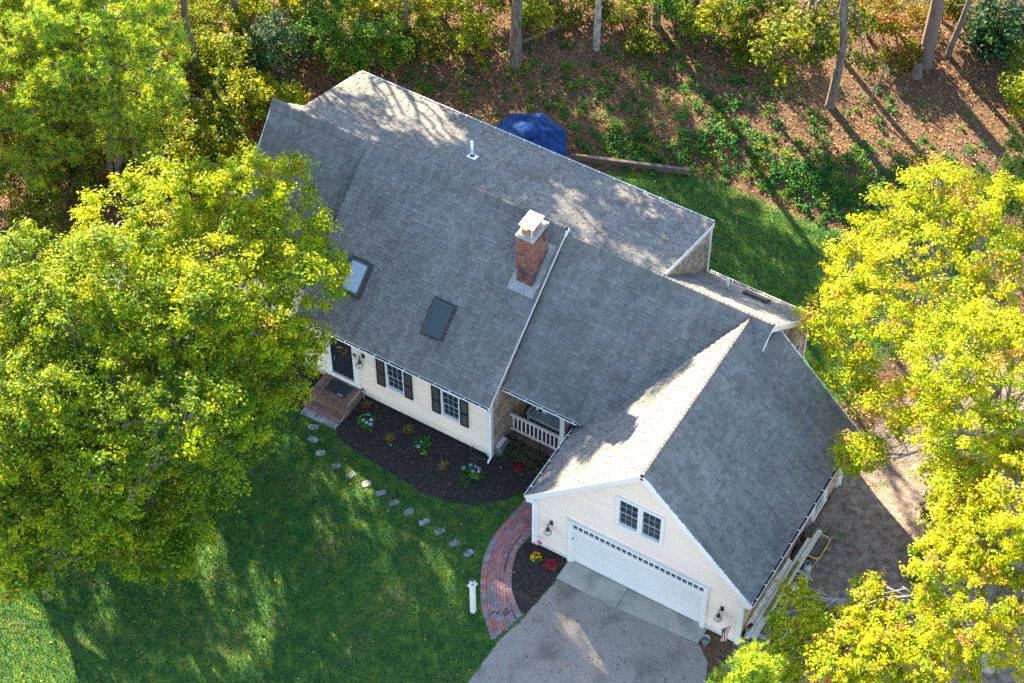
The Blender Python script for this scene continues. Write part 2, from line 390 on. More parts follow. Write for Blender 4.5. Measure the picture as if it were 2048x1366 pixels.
def smooth_line(pts, n):
    """Catmull-Rom through pts"""
    P_ = [np.array(p, float) for p in pts]; P_ = [2 * P_[0] - P_[1]] + P_ + [2 * P_[-1] - P_[-2]]; out = []
    for i in range(1, len(P_) - 2):
        for k in range(n):
            t = k / n; a, b_, c_, d_ = P_[i - 1:i + 3]
            out.append(0.5 * ((2 * b_) + (-a + c_) * t + (2 * a - 5 * b_ + 4 * c_ - d_) * t * t + (-a + 3 * b_ - 3 * c_ + d_) * t ** 3))
    out.append(P_[-2]); return out

# driveway and concrete apron
_e = [(13.5, -2.97), (13.3, -4.86), (13.05, -6.1), (13.0, -7.9), (12.6, -12)]; _edge = []
for (xa, ya), (xb, yb_) in zip(_e[:-1], _e[1:]):
    for k in range(14): _edge.append((xa + (xb - xa) * k / 14 + random.uniform(-.035, .03), ya + (yb_ - ya) * k / 14))
sheet('driveway', _edge + [(12.6, -12), (12.0, -30), (21.5, -30), (20.6, -10), (20.0, -5), (19.3, -3.2), (18.75, -2.76)], 0.012, M['asphalt'])
ap = MB()
ap.prism([(13.45, -2.95, -0.05), (15.72, -2.93, -0.05), (15.72, -2.0, -0.05), (13.45, -2.0, -0.05)], (0, 0, 0.085))
ap.prism([(15.74, -2.93, -0.05), (18.7, -2.74, -0.05), (18.7, -2.0, -0.05), (15.74, -2.0, -0.05)], (0, 0, 0.085), tone=0.94)
tag(ap.build('garage_apron_pavement', M['concrete']), kind='structure')

# mulch beds
PATH_L = [(10.85, 1.3), (10.9, -0.66), (10.85, -1.37), (10.77, -2.12), (10.78, -2.81), (10.89, -3.37), (11.08, -3.87), (11.34, -4.39), (11.65, -4.88), (11.95, -5.3), (12.34, -5.66), (12.8, -6.1)]
PATH_R = [(12.02, 1.3), (12.0, -1.0), (11.84, -1.9), (11.77, -2.58), (11.89, -3.11), (12.13, -3.65), (12.45, -4.14), (12.84, -4.5), (13.26, -4.82)]
bed = [(3.6, 0.3), (3.62, -1.5)] + [tuple(p) for p in smooth_line([(3.62, -1.5), (3.9, -1.8), (4.97, -2.03), (5.95, -2.11), (6.91, -2.19), (7.86, -2.27), (8.68, -2.14), (9.39, -1.86), (10.0, -1.39), (10.5, -0.77), (10.8, -0.3)], 4)][1:] + [(10.82, 1.45), (9.0, 1.45), (9.0, 0.3)]
bed2 = [(12.1, -1.9), (13.44, -1.9), (13.44, -2.96)] + [(13.24, -4.78)] + [(p[0] + 0.0, p[1]) for p in PATH_R[::-1][1:-3]] + [(11.85, -2.1)]
bedL = [(-1.5, 0.3), (-1.5, -1.3), (0.2, -1.7), (2.05, -1.6), (2.05, 0.3)]
def mulch_sheet(name, poly):
    mb = MB(); mb.prism([(p[0], p[1], -0.03) for p in poly], (0, 0, 0.05)); o = mb.build(name, M['mulch']); tag(o, kind='structure'); return o
mulch_sheet('front_planting_bed_ground', bed); mulch_sheet('garage_planting_bed_ground', bed2); mulch_sheet('entry_planting_bed_ground', bedL)

def inside(poly, x, y):
    c = False; j = len(poly) - 1
    for i in range(len(poly)):
        xi, yi = poly[i]; xj, yj = poly[j]
        if (yi > y) != (yj > y) and x < (xj - xi) * (y - yi) / (yj - yi) + xi: c = not c
        j = i
    return c

mb = MB()
for poly, n in ((bed, 5200), (bed2, 1100), (bedL, 900)):
    xs = [p[0] for p in poly]; ys = [p[1] for p in poly]; k = 0
    while k < n:
        x, y = random.uniform(min(xs), max(xs)), random.uniform(min(ys), max(ys))
        k += 1
        if not inside(poly, x, y): continue
        a = random.uniform(0, 3.14); ln = random.uniform(0.02, 0.07); w = random.uniform(0.006, 0.014); z = 0.022 + random.uniform(0, 0.02)
        dx, dy = math.cos(a) * ln, math.sin(a) * ln; ex, ey = -math.sin(a) * w, math.cos(a) * w; dz = random.uniform(-0.012, 0.012)
        mb.face([(x - dx - ex, y - dy - ey, z - dz), (x + dx - ex, y + dy - ey, z + dz), (x + dx + ex, y + dy + ey, z + dz + .006), (x - dx + ex, y - dy + ey, z - dz + .006)],
                random.choice([0.4, 0.6, 0.8, 1.0, 1.2, 1.5, 2.2]))
tag(mb.build('mulch_chips', M['chip']), 'loose dark wood chips covering the planting beds', 'mulch', kind='stuff')

# ------------------------------------------------------------------ brick path: every paver its own piece
pb = MB(); LL = smooth_line(PATH_L, 6); RR = smooth_line(PATH_R, 6)
pb.prism([(p[0], p[1], -0.03) for p in LL] + [(p[0], p[1], -0.03) for p in RR[::-1]], (0, 0, 0.035))
path = pb.build('brick_path', M['paverbed']); tag(path, kind='structure')

def arc(line):
    s = [0.0]
    for i in range(1, len(line)): s.append(s[-1] + float(np.linalg.norm(line[i] - line[i - 1])))
    return np.array(s)
def along(line, S, s):
    i = int(np.clip(np.searchsorted(S, s) - 1, 0, len(S) - 2)); t = (s - S[i]) / max(1e-9, S[i + 1] - S[i])
    p = line[i] * (1 - t) + line[i + 1] * t; d = line[min(i + 2, len(line) - 1)] - line[max(i - 1, 0)]; d = d / np.linalg.norm(d); return p, d
fineL, fineR = smooth_line(PATH_L, 14), smooth_line(PATH_R, 14)
SL, SR = arc(fineL), arc(fineR)
pavers = []
def rot_to(d): return math.atan2(d[1], d[0])
s = 0.03
while s < SL[-1] - 0.03:                       # soldier edging along the lawn
    p, d = along(fineL, SL, s); nrm = np.array([-d[1], d[0]])
    pavers.append((p + nrm * 0.105, rot_to(d), 0.098, 0.205)); s += 0.104
s = 0.03
while s < SR[-1] - 0.03:                       # soldier edging along the bed
    p, d = along(fineR, SR, s); nrm = np.array([-d[1], d[0]])
    pavers.append((p - nrm * 0.105, rot_to(d), 0.098, 0.205)); s += 0.104
edgeR = [tuple(p) for p in fineR]
fpoly = [tuple(p) for p in fineL] + edgeR[::-1]
def dist_r(p):
    q = np.array(fineR); return float(np.min(np.hypot(q[:, 0] - p[0], q[:, 1] - p[1])))
for k in range(14):                            # running rows
    dd = 0.27 + k * 0.107; s = 0.02 + (k % 2) * 0.105 + random.uniform(0, .05)
    while s < SL[-1] + 0.1:
        p, d = along(fineL, SL, min(s, SL[-1])); nrm = np.array([-d[1], d[0]])
        q = p + nrm * dd + (d * (s - SL[-1]) if s > SL[-1] else 0)
        loc = max(0.5, 1.0)
        if inside(fpoly, q[0], q[1]) and dist_r(q) > 0.238: pavers.append((q, rot_to(d), 0.204, 0.1))
        # keep real spacing on the inside of the bend
        p2, d2 = along(fineL, SL, min(s + 0.05, SL[-1])); n2 = np.array([-d2[1], d2[0]])
        step = float(np.linalg.norm((p2 + n2 * dd) - (p + nrm * dd))) / 0.05 if s + .05 < SL[-1] else 1.0
        s += 0.211 / max(0.35, step)
def paver_mesh(nm, l, w, m_):
    b_ = MB(); c = 0.008; h0, h1 = -0.02, 0.0
    vs = [(-l / 2, -w / 2, h0), (l / 2, -w / 2, h0), (l / 2, w / 2, h0), (-l / 2, w / 2, h0), (-l / 2, -w / 2, h1 - c), (l / 2, -w / 2, h1 - c), (l / 2, w / 2, h1 - c), (-l / 2, w / 2, h1 - c),
          (-l / 2 + c, -w / 2 + c, h1), (l / 2 - c, -w / 2 + c, h1), (l / 2 - c, w / 2 - c, h1), (-l / 2 + c, w / 2 - c, h1)]
    b_.idx(vs, [(0, 1, 5, 4), (1, 2, 6, 5), (2, 3, 7, 6), (3, 0, 4, 7), (4, 5, 9, 8), (5, 6, 10, 9), (6, 7, 11, 10), (7, 4, 8, 11), (8, 9, 10, 11)])
    return b_.mesh(nm, m_)
PM = {}
def near_cam(p): return float(np.linalg.norm(np.array([p[0], p[1], 0]) - CAM_LOC))
pavers.sort(key=lambda t: near_cam(t[0]))
rest = {0: MB(), 1: MB()}
for i, (p, a, l, w) in enumerate(pavers):
    grey = random.random() < (0.30 if p[1] > -4.6 else 0.5)
    key = (round(l, 3), round(w, 3), grey)
    if key not in PM: PM[key] = paver_mesh('paver', l, w, M['paverG'] if grey else M['paverR'])
    z = 0.03 + random.uniform(-0.004, 0.004)
    M4 = Matrix.Translation((p[0], p[1], z)) @ Matrix.Rotation(a + random.uniform(-.02, .02), 4, 'Z') @ Matrix.Rotation(random.uniform(-.01, .01), 4, 'X')
    if i < 300: link('paver', PM[key], path, M4)
    else:
        src = PM[key]; rest[int(grey)].idx([M4 @ v.co for v in src.vertices], [tuple(f.vertices) for f in src.polygons], random.uniform(.85, 1.15))
for k_, mm in ((0, 'paverR'), (1, 'paverG')):
    if rest[k_].f: tag(rest[k_].build('paver_field', M[mm], path), kind='stuff')
# ------------------------------------------------------------------ house
house = thing('house', (9.0, 2.0, 0.0), 'cream and cedar shingled house with grey roof, brick chimney and attached garage', 'house')
SH = []          # candidate shingles: (projected size, object spec)

class Plane:
    drop = None
    def __init__(s, O, U, V):
        s.O = np.array(O, float); s.U = np.array(U, float); s.V = np.array(V, float); s.V = s.V / np.linalg.norm(s.V); s.N = np.cross(s.U, s.V)
    def p(s, u, v, n=0.0):
        q = s.O + s.U * u + s.V * v + s.N * n
        return q if s.drop is None else q - np.array([0, 0, s.drop(q, v)])
    def mat4(s, u, v):
        o = s.p(u, v); return Matrix(((s.U[0], s.V[0], s.N[0], o[0]), (s.U[1], s.V[1], s.N[1], o[1]), (s.U[2], s.V[2], s.N[2], o[2]), (0, 0, 0, 1)))

TONES = [0.84, 0.91, 0.96, 1.0, 1.05, 1.12]
def course_field(pl, length, intervals, expo, widths, thick, tones, jitter=0.0, lift=0.0, butt=0.35, gap=0.004, pick=None, top_trim=True):
    """lapped rows of single pieces (shingles, shakes, clapboards) on a plane"""
    mb = MB(); k = 0
    while k * expo < length - 0.01:
        v0 = k * expo; v1 = min(v0 + expo + 0.025, length)
        for (a, b) in intervals(v0 + expo * 0.5):
            u = a - random.uniform(0, widths[-1]); run = 0.0
            while u < b:
                w = random.choice(widths); u0, u1 = max(u, a), min(u + w - gap, b); clipped = (u0 != u) or (u1 != u + w - gap); u += w
                if u1 - u0 < 0.02: continue
                th = random.choice(thick); tn = random.choice(tones); vv = v0 - random.uniform(0, jitter) if k else v0
                if pick is not None and not clipped and v1 - v0 > expo:
                    pick.append((pl, u0, vv, w - gap, th, tn, expo + 0.025)); continue
                P0 = lambda uu, v, n: pl.p(uu, v, n + lift)
                q = [P0(u0, vv, 0), P0(u1, vv, 0), P0(u1, v1, 0), P0(u0, v1, 0), P0(u0, vv, th), P0(u1, vv, th), P0(u1, v1, 0.004), P0(u0, v1, 0.004)]
                n = len(mb.v); mb.v.extend([tuple(c) for c in q])
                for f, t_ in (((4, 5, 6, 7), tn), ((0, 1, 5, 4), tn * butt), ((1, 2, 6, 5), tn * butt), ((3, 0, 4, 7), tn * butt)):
                    mb.f.append(tuple(i + n for i in f)); mb.t.append(t_); mb.m.append(0)
        k += 1
    return mb

SHM = {}
def shingle_mesh(w, th, tn, ln):
    key = (round(w, 3), th, tn)
    if key not in SHM:
        b_ = MB(); q = [(0, 0, 0), (w, 0, 0), (w, ln, 0), (0, ln, 0), (0, 0, th), (w, 0, th), (w, ln, 0.004), (0, ln, 0.004)]
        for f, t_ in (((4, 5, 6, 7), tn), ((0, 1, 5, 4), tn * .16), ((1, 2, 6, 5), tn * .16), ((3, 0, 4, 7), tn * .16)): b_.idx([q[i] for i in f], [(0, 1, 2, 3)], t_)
        SHM[key] = b_.mesh('shingle', M['shingle'])
    return SHM[key]

ROOFS = []
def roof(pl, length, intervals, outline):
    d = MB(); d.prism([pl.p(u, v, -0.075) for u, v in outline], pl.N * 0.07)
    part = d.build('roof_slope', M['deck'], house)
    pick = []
    mb = course_field(pl, length, intervals, 0.1435, [0.11, 0.14, 0.17, 0.20, 0.24], [0.012, 0.016, 0.034, 0.038], TONES, lift=0.0, butt=0.16, gap=0.003, pick=pick)  # butt: dark cut asphalt edge, also painting in the shadow line between courses
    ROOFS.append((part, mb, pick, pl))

# ridge / eave levels (m)
YR, ZR, ZE = 5.10, 7.28, 3.13          # main roof: ridge y, ridge z, front eave z at y = 0
ZL = 7.02                              # link ridge
XL, XS, XR, XK = -2.96, 1.08, 9.06, 16.82
YD, ZD, XDL, XDR = 9.0, 6.0, -1.97, 12.70
YE2, ZE2, YR2, ZR2 = 0.90, 3.31, 9.0, 3.45
XG, XGL, XGR, YF, YB, ZG, ZGE = 16.0, 11.89, 20.11, -2.29, 5.75, 6.99, 2.86
SG = (ZG - ZGE) / (XGR - XG)           # garage pitch
SLF = (ZL - ZE2) / (YR - YE2)          # link front pitch

def hyp(a, b): return math.hypot(a, b)
# main front slope
pl = Plane((XS, 0, ZE), (1, 0, 0), (0, YR, ZR - ZE)); Lm = hyp(YR, ZR - ZE)
roof(pl, Lm, lambda v: [(0, XR - XS)], [(0, 0), (XR - XS, 0), (XR - XS, Lm), (0, Lm)]); PL_MAIN = pl
# steeper slope at the left end
yl0 = 1.35; zl0 = ZR - 1.19 * (YR - yl0)
pl = Plane((XL, yl0, zl0), (1, 0, 0), (0, YR - yl0, ZR - zl0)); L1 = hyp(YR - yl0, ZR - zl0)
roof(pl, L1, lambda v: [(0, XS - XL)], [(0, 0), (XS - XL, 0), (XS - XL, L1), (0, L1)])
# rear sliver left of the dormer
pl = Plane((XDL, 9.0, ZR - 1.0 * 3.9), (-1, 0, 0), (0, -3.9, 3.9)); L2 = hyp(3.9, 3.9)
roof(pl, L2, lambda v: [(0, XDL - XL)], [(0, 0), (XDL - XL, 0), (XDL - XL, L2), (0, L2)])
# rear shed dormer, over the main house and over the link
pl = Plane((XDR, YD, ZD), (-1, 0, 0), (0, YR - YD, ZR - ZD)); L3 = hyp(YR - YD, ZR - ZD)
pl.drop = lambda q, v: (ZR - ZL) * float(sstep(8.3, 9.9, q[0])) * v / L3      # the ridge steps down over the link
xk = [0, XDR - 10.0, XDR - 9.5, XDR - 9.1, XDR - 8.7, XDR - 8.2, XDR - XDL]
roof(pl, L3, lambda v: [(0, XDR - XDL)], [(u, 0) for u in xk] + [(u, L3) for u in xk[::-1]]); PL_DORM = pl
# link front slope, cut by the two garage valleys
pl = Plane((XR, YE2, ZE2), (1, 0, 0), (0, YR - YE2, ZL - ZE2)); L5 = hyp(YR - YE2, ZL - ZE2); s5 = (ZL - ZE2) / L5
def iv_link(v):
    z = ZE2 + v * s5; h = max(0.0, (ZG - z) / SG); out = [(0, XG - h - XR)]
    if h < XK - XG and h > 0: out.append((XG + h - XR, XK - XR))
    if h <= 0: out = [(0, XK - XR)]
    return out
vtop = (ZG - ZE2) / s5; v2 = (ZG - (XK - XG) * SG - ZE2) / s5
roof(pl, L5, iv_link, [(0, 0), (XG - (ZG - ZE2) / SG - XR, 0), (XG - XR, vtop), (XK - XR, v2), (XK - XR, L5), (0, L5)])
# link rear slope
pl = Plane((XK, YR2, ZR2), (-1, 0, 0), (0, YR - YR2, ZL - ZR2)); L6 = hyp(YR - YR2, ZL - ZR2)
roof(pl, L6, lambda v: [(0, XK - XDR)], [(0, 0), (XK - XDR, 0), (XK - XDR, L6), (0, L6)]); PL_LREAR = pl
# garage left slope (valley at its far end) and right slope
Lg = hyp(XG - XGL, ZG - ZGE); sg = (ZG - ZGE) / Lg
yv = lambda z: max(0.95, YE2 + (z - ZE2) / SLF)
pl = Plane((XGL, yv(ZG), ZGE), (0, -1, 0), (XG - XGL, 0, ZG - ZGE)); off = yv(ZG)
roof(pl, Lg, lambda v: [(off - yv(ZGE + v * sg), off - YF)], [(off - 0.95, 0), (off - YF, 0), (off - YF, Lg), (0, Lg), (off - 0.95, (ZE2 - ZGE) / sg)]); PL_GL = pl
pl = Plane((XGR, YF, ZGE), (0, 1, 0), (XG - XGR, 0, ZG - ZGE))
zc = ZG - (XK - XG) * SG
roof(pl, Lg, lambda v: [(0, (YB if ZGE + v * sg < zc else yv(ZGE + v * sg)) - YF)],
     [(0, 0), (YB - YF, 0), (YB - YF, (zc - ZGE) / sg), (yv(zc) - YF, (zc - ZGE) / sg), (yv(ZG) - YF, Lg), (0, Lg)]); PL_GR = pl

# the 300 shingles that show largest are pieces of their own, the rest one field per slope
cands = []
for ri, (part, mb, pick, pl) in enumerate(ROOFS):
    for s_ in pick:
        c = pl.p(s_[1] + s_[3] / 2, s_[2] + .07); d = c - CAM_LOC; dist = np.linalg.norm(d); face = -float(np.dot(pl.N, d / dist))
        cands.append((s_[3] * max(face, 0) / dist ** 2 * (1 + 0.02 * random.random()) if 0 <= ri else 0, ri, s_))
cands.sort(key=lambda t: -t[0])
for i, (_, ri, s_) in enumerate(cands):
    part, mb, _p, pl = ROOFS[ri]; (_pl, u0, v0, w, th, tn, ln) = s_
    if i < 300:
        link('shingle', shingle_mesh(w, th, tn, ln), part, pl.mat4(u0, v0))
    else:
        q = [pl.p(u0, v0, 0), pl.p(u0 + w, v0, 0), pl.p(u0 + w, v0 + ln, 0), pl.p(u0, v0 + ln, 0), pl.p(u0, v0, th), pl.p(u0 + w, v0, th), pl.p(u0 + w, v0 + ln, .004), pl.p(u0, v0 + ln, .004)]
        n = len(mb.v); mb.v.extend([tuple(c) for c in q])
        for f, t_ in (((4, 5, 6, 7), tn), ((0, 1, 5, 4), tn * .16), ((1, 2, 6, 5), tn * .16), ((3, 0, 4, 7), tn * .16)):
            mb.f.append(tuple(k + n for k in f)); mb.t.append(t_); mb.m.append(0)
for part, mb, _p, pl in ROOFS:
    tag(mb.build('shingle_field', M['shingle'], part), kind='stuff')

# ridge caps: bent cap shingles lapped along each ridge
def ridge(p0, p1, side, sf, sr, w, puff, expo=0.15):
    p0, p1, side = Vector(p0), Vector(p1), Vector(side); d = (p1 - p0); Lr = d.length; d.normalize(); up = Vector((0, 0, 1))
    base = MB(); prof = [(-w, -sf * w), (-0.05, puff * .4), (0.05, puff * .4), (w, -sr * w)]
    base.prism([p0 + side * a + up * (b - 0.02) for a, b in prof], d * Lr)
    part = base.build('ridge_cap', M['deck'], house)
    meshes = []
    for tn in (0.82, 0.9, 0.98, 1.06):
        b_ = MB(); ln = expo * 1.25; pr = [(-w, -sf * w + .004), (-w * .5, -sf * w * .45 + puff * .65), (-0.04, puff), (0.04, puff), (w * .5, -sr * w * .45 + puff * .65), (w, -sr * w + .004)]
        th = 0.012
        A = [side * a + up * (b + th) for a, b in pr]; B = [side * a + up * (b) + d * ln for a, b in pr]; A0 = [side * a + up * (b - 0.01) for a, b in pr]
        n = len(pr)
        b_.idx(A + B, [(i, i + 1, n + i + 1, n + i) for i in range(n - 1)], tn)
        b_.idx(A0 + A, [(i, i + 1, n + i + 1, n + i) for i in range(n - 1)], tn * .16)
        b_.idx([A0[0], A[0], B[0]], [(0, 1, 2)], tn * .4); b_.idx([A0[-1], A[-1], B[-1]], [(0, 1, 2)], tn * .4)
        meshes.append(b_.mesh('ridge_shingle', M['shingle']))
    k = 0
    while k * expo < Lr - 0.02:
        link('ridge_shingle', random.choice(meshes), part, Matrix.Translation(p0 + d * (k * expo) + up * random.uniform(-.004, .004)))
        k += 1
ridge((XR - 0.02, YR, ZR), (XL, YR, ZR), (0, 1, 0), 0.95, 0.34, 0.2, 0.105)
ridge((XK, YR, ZL), (XR + 0.05, YR, ZL), (0, 1, 0), SLF, 0.5, 0.18, 0.085)
ridge((XG, YF, ZG), (XG, yv(ZG) + 0.1, ZG), (1, 0, 0), SG, SG, 0.13, 0.025)

# ---- solid walls behind the cladding
wall = MB()
def yz(poly, x0, x1, mb=wall): mb.prism([(x0, y, z) for y, z in poly], (x1 - x0, 0, 0))
yz([(.24, 0), (.24, 3.2), (5.1, 7.12), (8.85, 5.9), (8.85, 0)], 1.2, 8.985)
yz([(1.75, 0), (1.75, 3.15), (5.1, 7.05), (8.85, 5.9), (8.85, 0)], XDL + .1, 1.2)
yz([(1.75, 0), (1.75, 3.15), (5.1, 7.05), (8.85, 3.3), (8.85, 0)], XL + .12, XDL + .1)
yz([(2.95, 0), (2.95, 4.9), (5.1, 6.82), (8.8, 3.4), (8.8, 0)], 8.99, 16.66)
yz([(5.15, 3.0), (5.15, 6.8), (8.84, 5.85), (8.84, 3.0)], 8.99, 12.6)
wall.prism([(12.22, -1.98, 0), (12.22, -1.98, 2.92), (16, -1.98, 6.62), (19.76, -1.98, 2.92), (19.76, -1.98, 0)], (0, 7.48, 0))
wall.build('wall_sheathing', M['core'], house)

def minus(iv, holes):
    for (h0, h1) in holes:
        out = []
        for a, b in iv:
            if h1 <= a or h0 >= b: out.append((a, b)); continue
            if h0 > a: out.append((a, h0))
            if h1 < b: out.append((h1, b))
        iv = out
    return iv
# cream clapboards, house front
pl = Plane((1.2, 0.22, 0.12), (1, 0, 0), (0, 0, 1))
def iv_front(v):
    z = .12 + v; iv = [(0, 7.66)]
    if z < 2.75: iv = minus(iv, [(2.15 - 1.2, 3.55 - 1.2)])
    if 1.28 < z < 2.7: iv = minus(iv, [(4.72 - 1.2, 5.44 - 1.2), (7.02 - 1.2, 7.73 - 1.2)])
    return iv
w_ = course_field(pl, 3.0, iv_front, 0.102, [2.4, 3.1, 3.7], [0.024], [0.97, 1.0, 1.03], butt=0.75, gap=0.002)  # butt darkens the lower board edges, a painted lap shadow
tag(w_.build('clapboard_siding', M['clap'], house), kind='stuff')
# garage front
pl = Plane((12.15, -2.06, 0.1), (1, 0, 0), (0, 0, 1))
def iv_gar(v):
    z = .1 + v; a, b = 12.15, 19.81
    if z > 2.9: a = max(a, XG - (ZG - .12 - z) / SG); b = min(b, XG + (ZG - .12 - z) / SG)
    iv = [(a - 12.15, b - 12.15)] if b > a else []
    if z < 2.42: iv = minus(iv, [(13.48 - 12.15, 18.52 - 12.15)])
    if 3.52 < z < 5.0: iv = minus(iv, [(15.1 - 12.15, 16.8 - 12.15)])
    return iv
w_ = course_field(pl, 6.8, iv_gar, 0.102, [2.4, 3.1, 3.7], [0.024], [0.97, 1.0, 1.03], butt=0.75, gap=0.002)  # lap shadow painted into the board edges by butt
tag(w_.build('clapboard_siding', M['clap'], house), kind='stuff')
# cedar shingle walls
CW = [0.09, 0.11, 0.13, 0.16, 0.2]; CT = [0.62, 0.75, 0.88, 1.0, 1.12, 1.3]
def cedar(pl, length, iv):
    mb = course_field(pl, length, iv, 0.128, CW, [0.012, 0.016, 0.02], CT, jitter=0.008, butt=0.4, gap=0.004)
    return tag(mb.build('cedar_shingle_siding', M['cedar'], house), kind='stuff')
z_main = lambda y: ZE + (ZR - ZE) / YR * y - 0.07
def y_at_main(z): return max(0.24, (z + .07 - ZE) / ((ZR - ZE) / YR))
cedar(Plane((9.0, 0.24, 0.05), (0, 1, 0), (0, 0, 1)), 7.05, lambda v: [(y_at_main(v + .05) - .24, 5.1 - .24)] if y_at_main(v + .05) < 5.05 else [])
cedar(Plane((9.0, 2.92, 0.15), (1, 0, 0), (0, 0, 1)), 4.6, lambda v: [(0, 3.15)])
def y_dorm(z): return YR + (ZL - z - .05) / ((ZL - ZD) / (YD - YR))
cedar(Plane((12.63, 5.1, 3.3), (0, 1, 0), (0, 0, 1)), 3.7, lambda v: [(max(0.0, min(3.75, (ZL - 3.3 - v) / ((ZL - ZR2) / (YR2 - YR)) - .05)), min(3.75, y_dorm(3.3 + v) - 5.1))] if y_dorm(3.3 + v) - 5.1 > (ZL - 3.3 - v) / ((ZL - ZR2) / (YR2 - YR)) - .05 else [])
def iv_lg(v):
    z = v - 0.6; a = 3.0; b = 8.8
    if z > 3.3: b = min(b, YR + (ZL - .1 - z) / ((ZL - ZR2) / (YR2 - YR)))
    if z > 3.3: a = max(a, YR - (ZL - .1 - z) / SLF)
    iv = [(a - 3.0, b - 3.0)] if b > a else []
    if 1.55 < z < 3.1: iv = minus(iv, [(7.05 - 3.0, 8.15 - 3.0)])
    return iv
cedar(Plane((16.69, 3.0, -0.6), (0, 1, 0), (0, 0, 1)), 7.5, iv_lg)
cedar(Plane((19.78, -2.1, -0.75), (0, 1, 0), (0, 0, 1)), 3.75, lambda v: minus([(0, 7.62)], [(3.35 + 2.1, 4.25 + 2.1)]) if 0.5 < v - .75 < 1.7 else [(0, 7.62)])
cedar(Plane((8.9, 8.87, 0.1), (-1, 0, 0), (0, 0, 1)), 5.75, lambda v: [(0, 8.9 + 1.9)])
cedar(Plane((19.7, 5.52, -0.7), (-1, 0, 0), (0, 0, 1)), 3.6, lambda v: [(0, 3.0)])
cedar(Plane((12.16, 1.3, 0.05), (0, -1, 0), (0, 0, 1)), 2.85, lambda v: [(0, 3.3)])
pl = Plane((XL + .04, 1.6, 0.1), (1, 0, 0), (0, 0, 1))
w_ = course_field(Plane((XL + .1, 1.72, 0.12), (1, 0, 0), (0, 0, 1)), 3.0, lambda v: [(0, 4.1)], 0.102, [2.4, 3.1], [0.024], [0.97, 1.0, 1.03], butt=0.75, gap=0.002)  # butt tone paints the shadow under each lap
tag(w_.build('clapboard_siding', M['clap'], house), kind='stuff')

# foundation strip
fd = MB(); fd.box(1.25, 8.88, .26, .4, -.2, .16); fd.box(12.25, 19.75, -1.97, -1.8, -.2, .14)
fd.build('foundation', M['concrete'], house)

# ---- white trim boards
def trim(name='trim_board'):
    return MB()
T = []
def tb(x0, x1, y0, y1, z0, z1, nm='trim_board'):
    b_ = MB(); b_.box(x0, x1, y0, y1, z0, z1); return b_.build(nm, M['trim'], house)
tb(8.84, 9.03, 0.165, 0.30, 0.05, 3.12, 'corner_board'); tb(1.16, 1.28, 0.18, 0.30, 0.05, 3.1, 'corner_board')
tb(1.2, 9.0, 0.155, 0.24, 2.94, 3.10, 'frieze_board')
tb(12.10, 12.26, -2.135, -2.03, 0.0, 2.95, 'corner_board'); tb(19.70, 19.86, -2.135, -2.0, -0.1, 2.95, 'corner_board')
tb(12.085, 12.15, -2.11, -1.98, 0.0, 2.9, 'corner_board'); tb(19.80, 19.88, 5.42, 5.57, -.7, 2.9, 'corner_board')
tb(16.66, 16.76, 8.72, 8.86, -.5, 3.4, 'corner_board'); tb(12.58, 12.72, 8.78, 8.92, 3.2, 5.95, 'corner_board')
tb(12.14, 13.46, -2.12, -2.05, 0.08, 0.16, 'skirt_board'); tb(18.55, 19.75, -2.12, -2.05, 0.06, 0.14, 'skirt_board')
def rake(name, a, b, w, h, n=(0, 0, 1)):
    b_ = MB(); b_.bar(a, b, w, h, n); return b_.build(name, M['trim'], house)
ms = (ZR - ZE) / YR
rake('rake_board', (XR + .0, -.02, ZE - .07), (XR + .0, YR, ZR - .07), 0.045, 0.09, (0, -ms, 1))
rk = MB(); rk.prism([(XR + .0, YR - .16, ZR - .2), (XR + .0, YR + .14, ZR - .2), (XR + .0, YR + .1, ZR + .03), (XR + .0, YR - .08, ZR + .03)], (0.05, 0, 0)); rk.build('ridge_end_block', M['trim'], house)
rake('rake_board', (XL - .01, yl0, zl0 - .12), (XL - .01, YR, ZR - .12), 0.04, 0.18, (0, -1.19, 1))
rake('rake_board', (XDL - .01, YR, ZR - .1), (XDL - .01, YD, ZD - .1), 0.04, 0.16)
rake('rake_board', (XDR + .01, YR + .2, ZL - .13), (XDR + .01, YD, ZD - .1), 0.05, 0.17, (0, .3, 1))
sr_ = (ZL - ZR2) / (YR2 - YR)
rake('rake_board', (XK + .005, YR - .02, ZL - .13), (XK + .005, YR2, ZR2 - .13), 0.05, 0.22, (0, sr_, 1))
zi = ZG - (XK - XG) * SG; yi = YE2 + (zi - ZE2) / SLF
rake('rake_board', (XK + .005, yi + .3, zi + .3 * SLF), (XK + .005, YR, ZL - .07), 0.03, 0.06, (0, -SLF, 1))
rake('rake_board', (XGL - .02, YF - .005, ZGE - .12), (XG, YF - .005, ZG - .12), 0.2, 0.045, (0, 1, 0))
rake('rake_board', (XGR + .02, YF - .005, ZGE - .12), (XG, YF - .005, ZG - .12), 0.2, 0.045, (0, 1, 0))
rake('rake_board', (XGR + .02, YB + .005, ZGE - .12), (XK, YB + .005, zc - .12), 0.2, 0.045, (0, 1, 0))
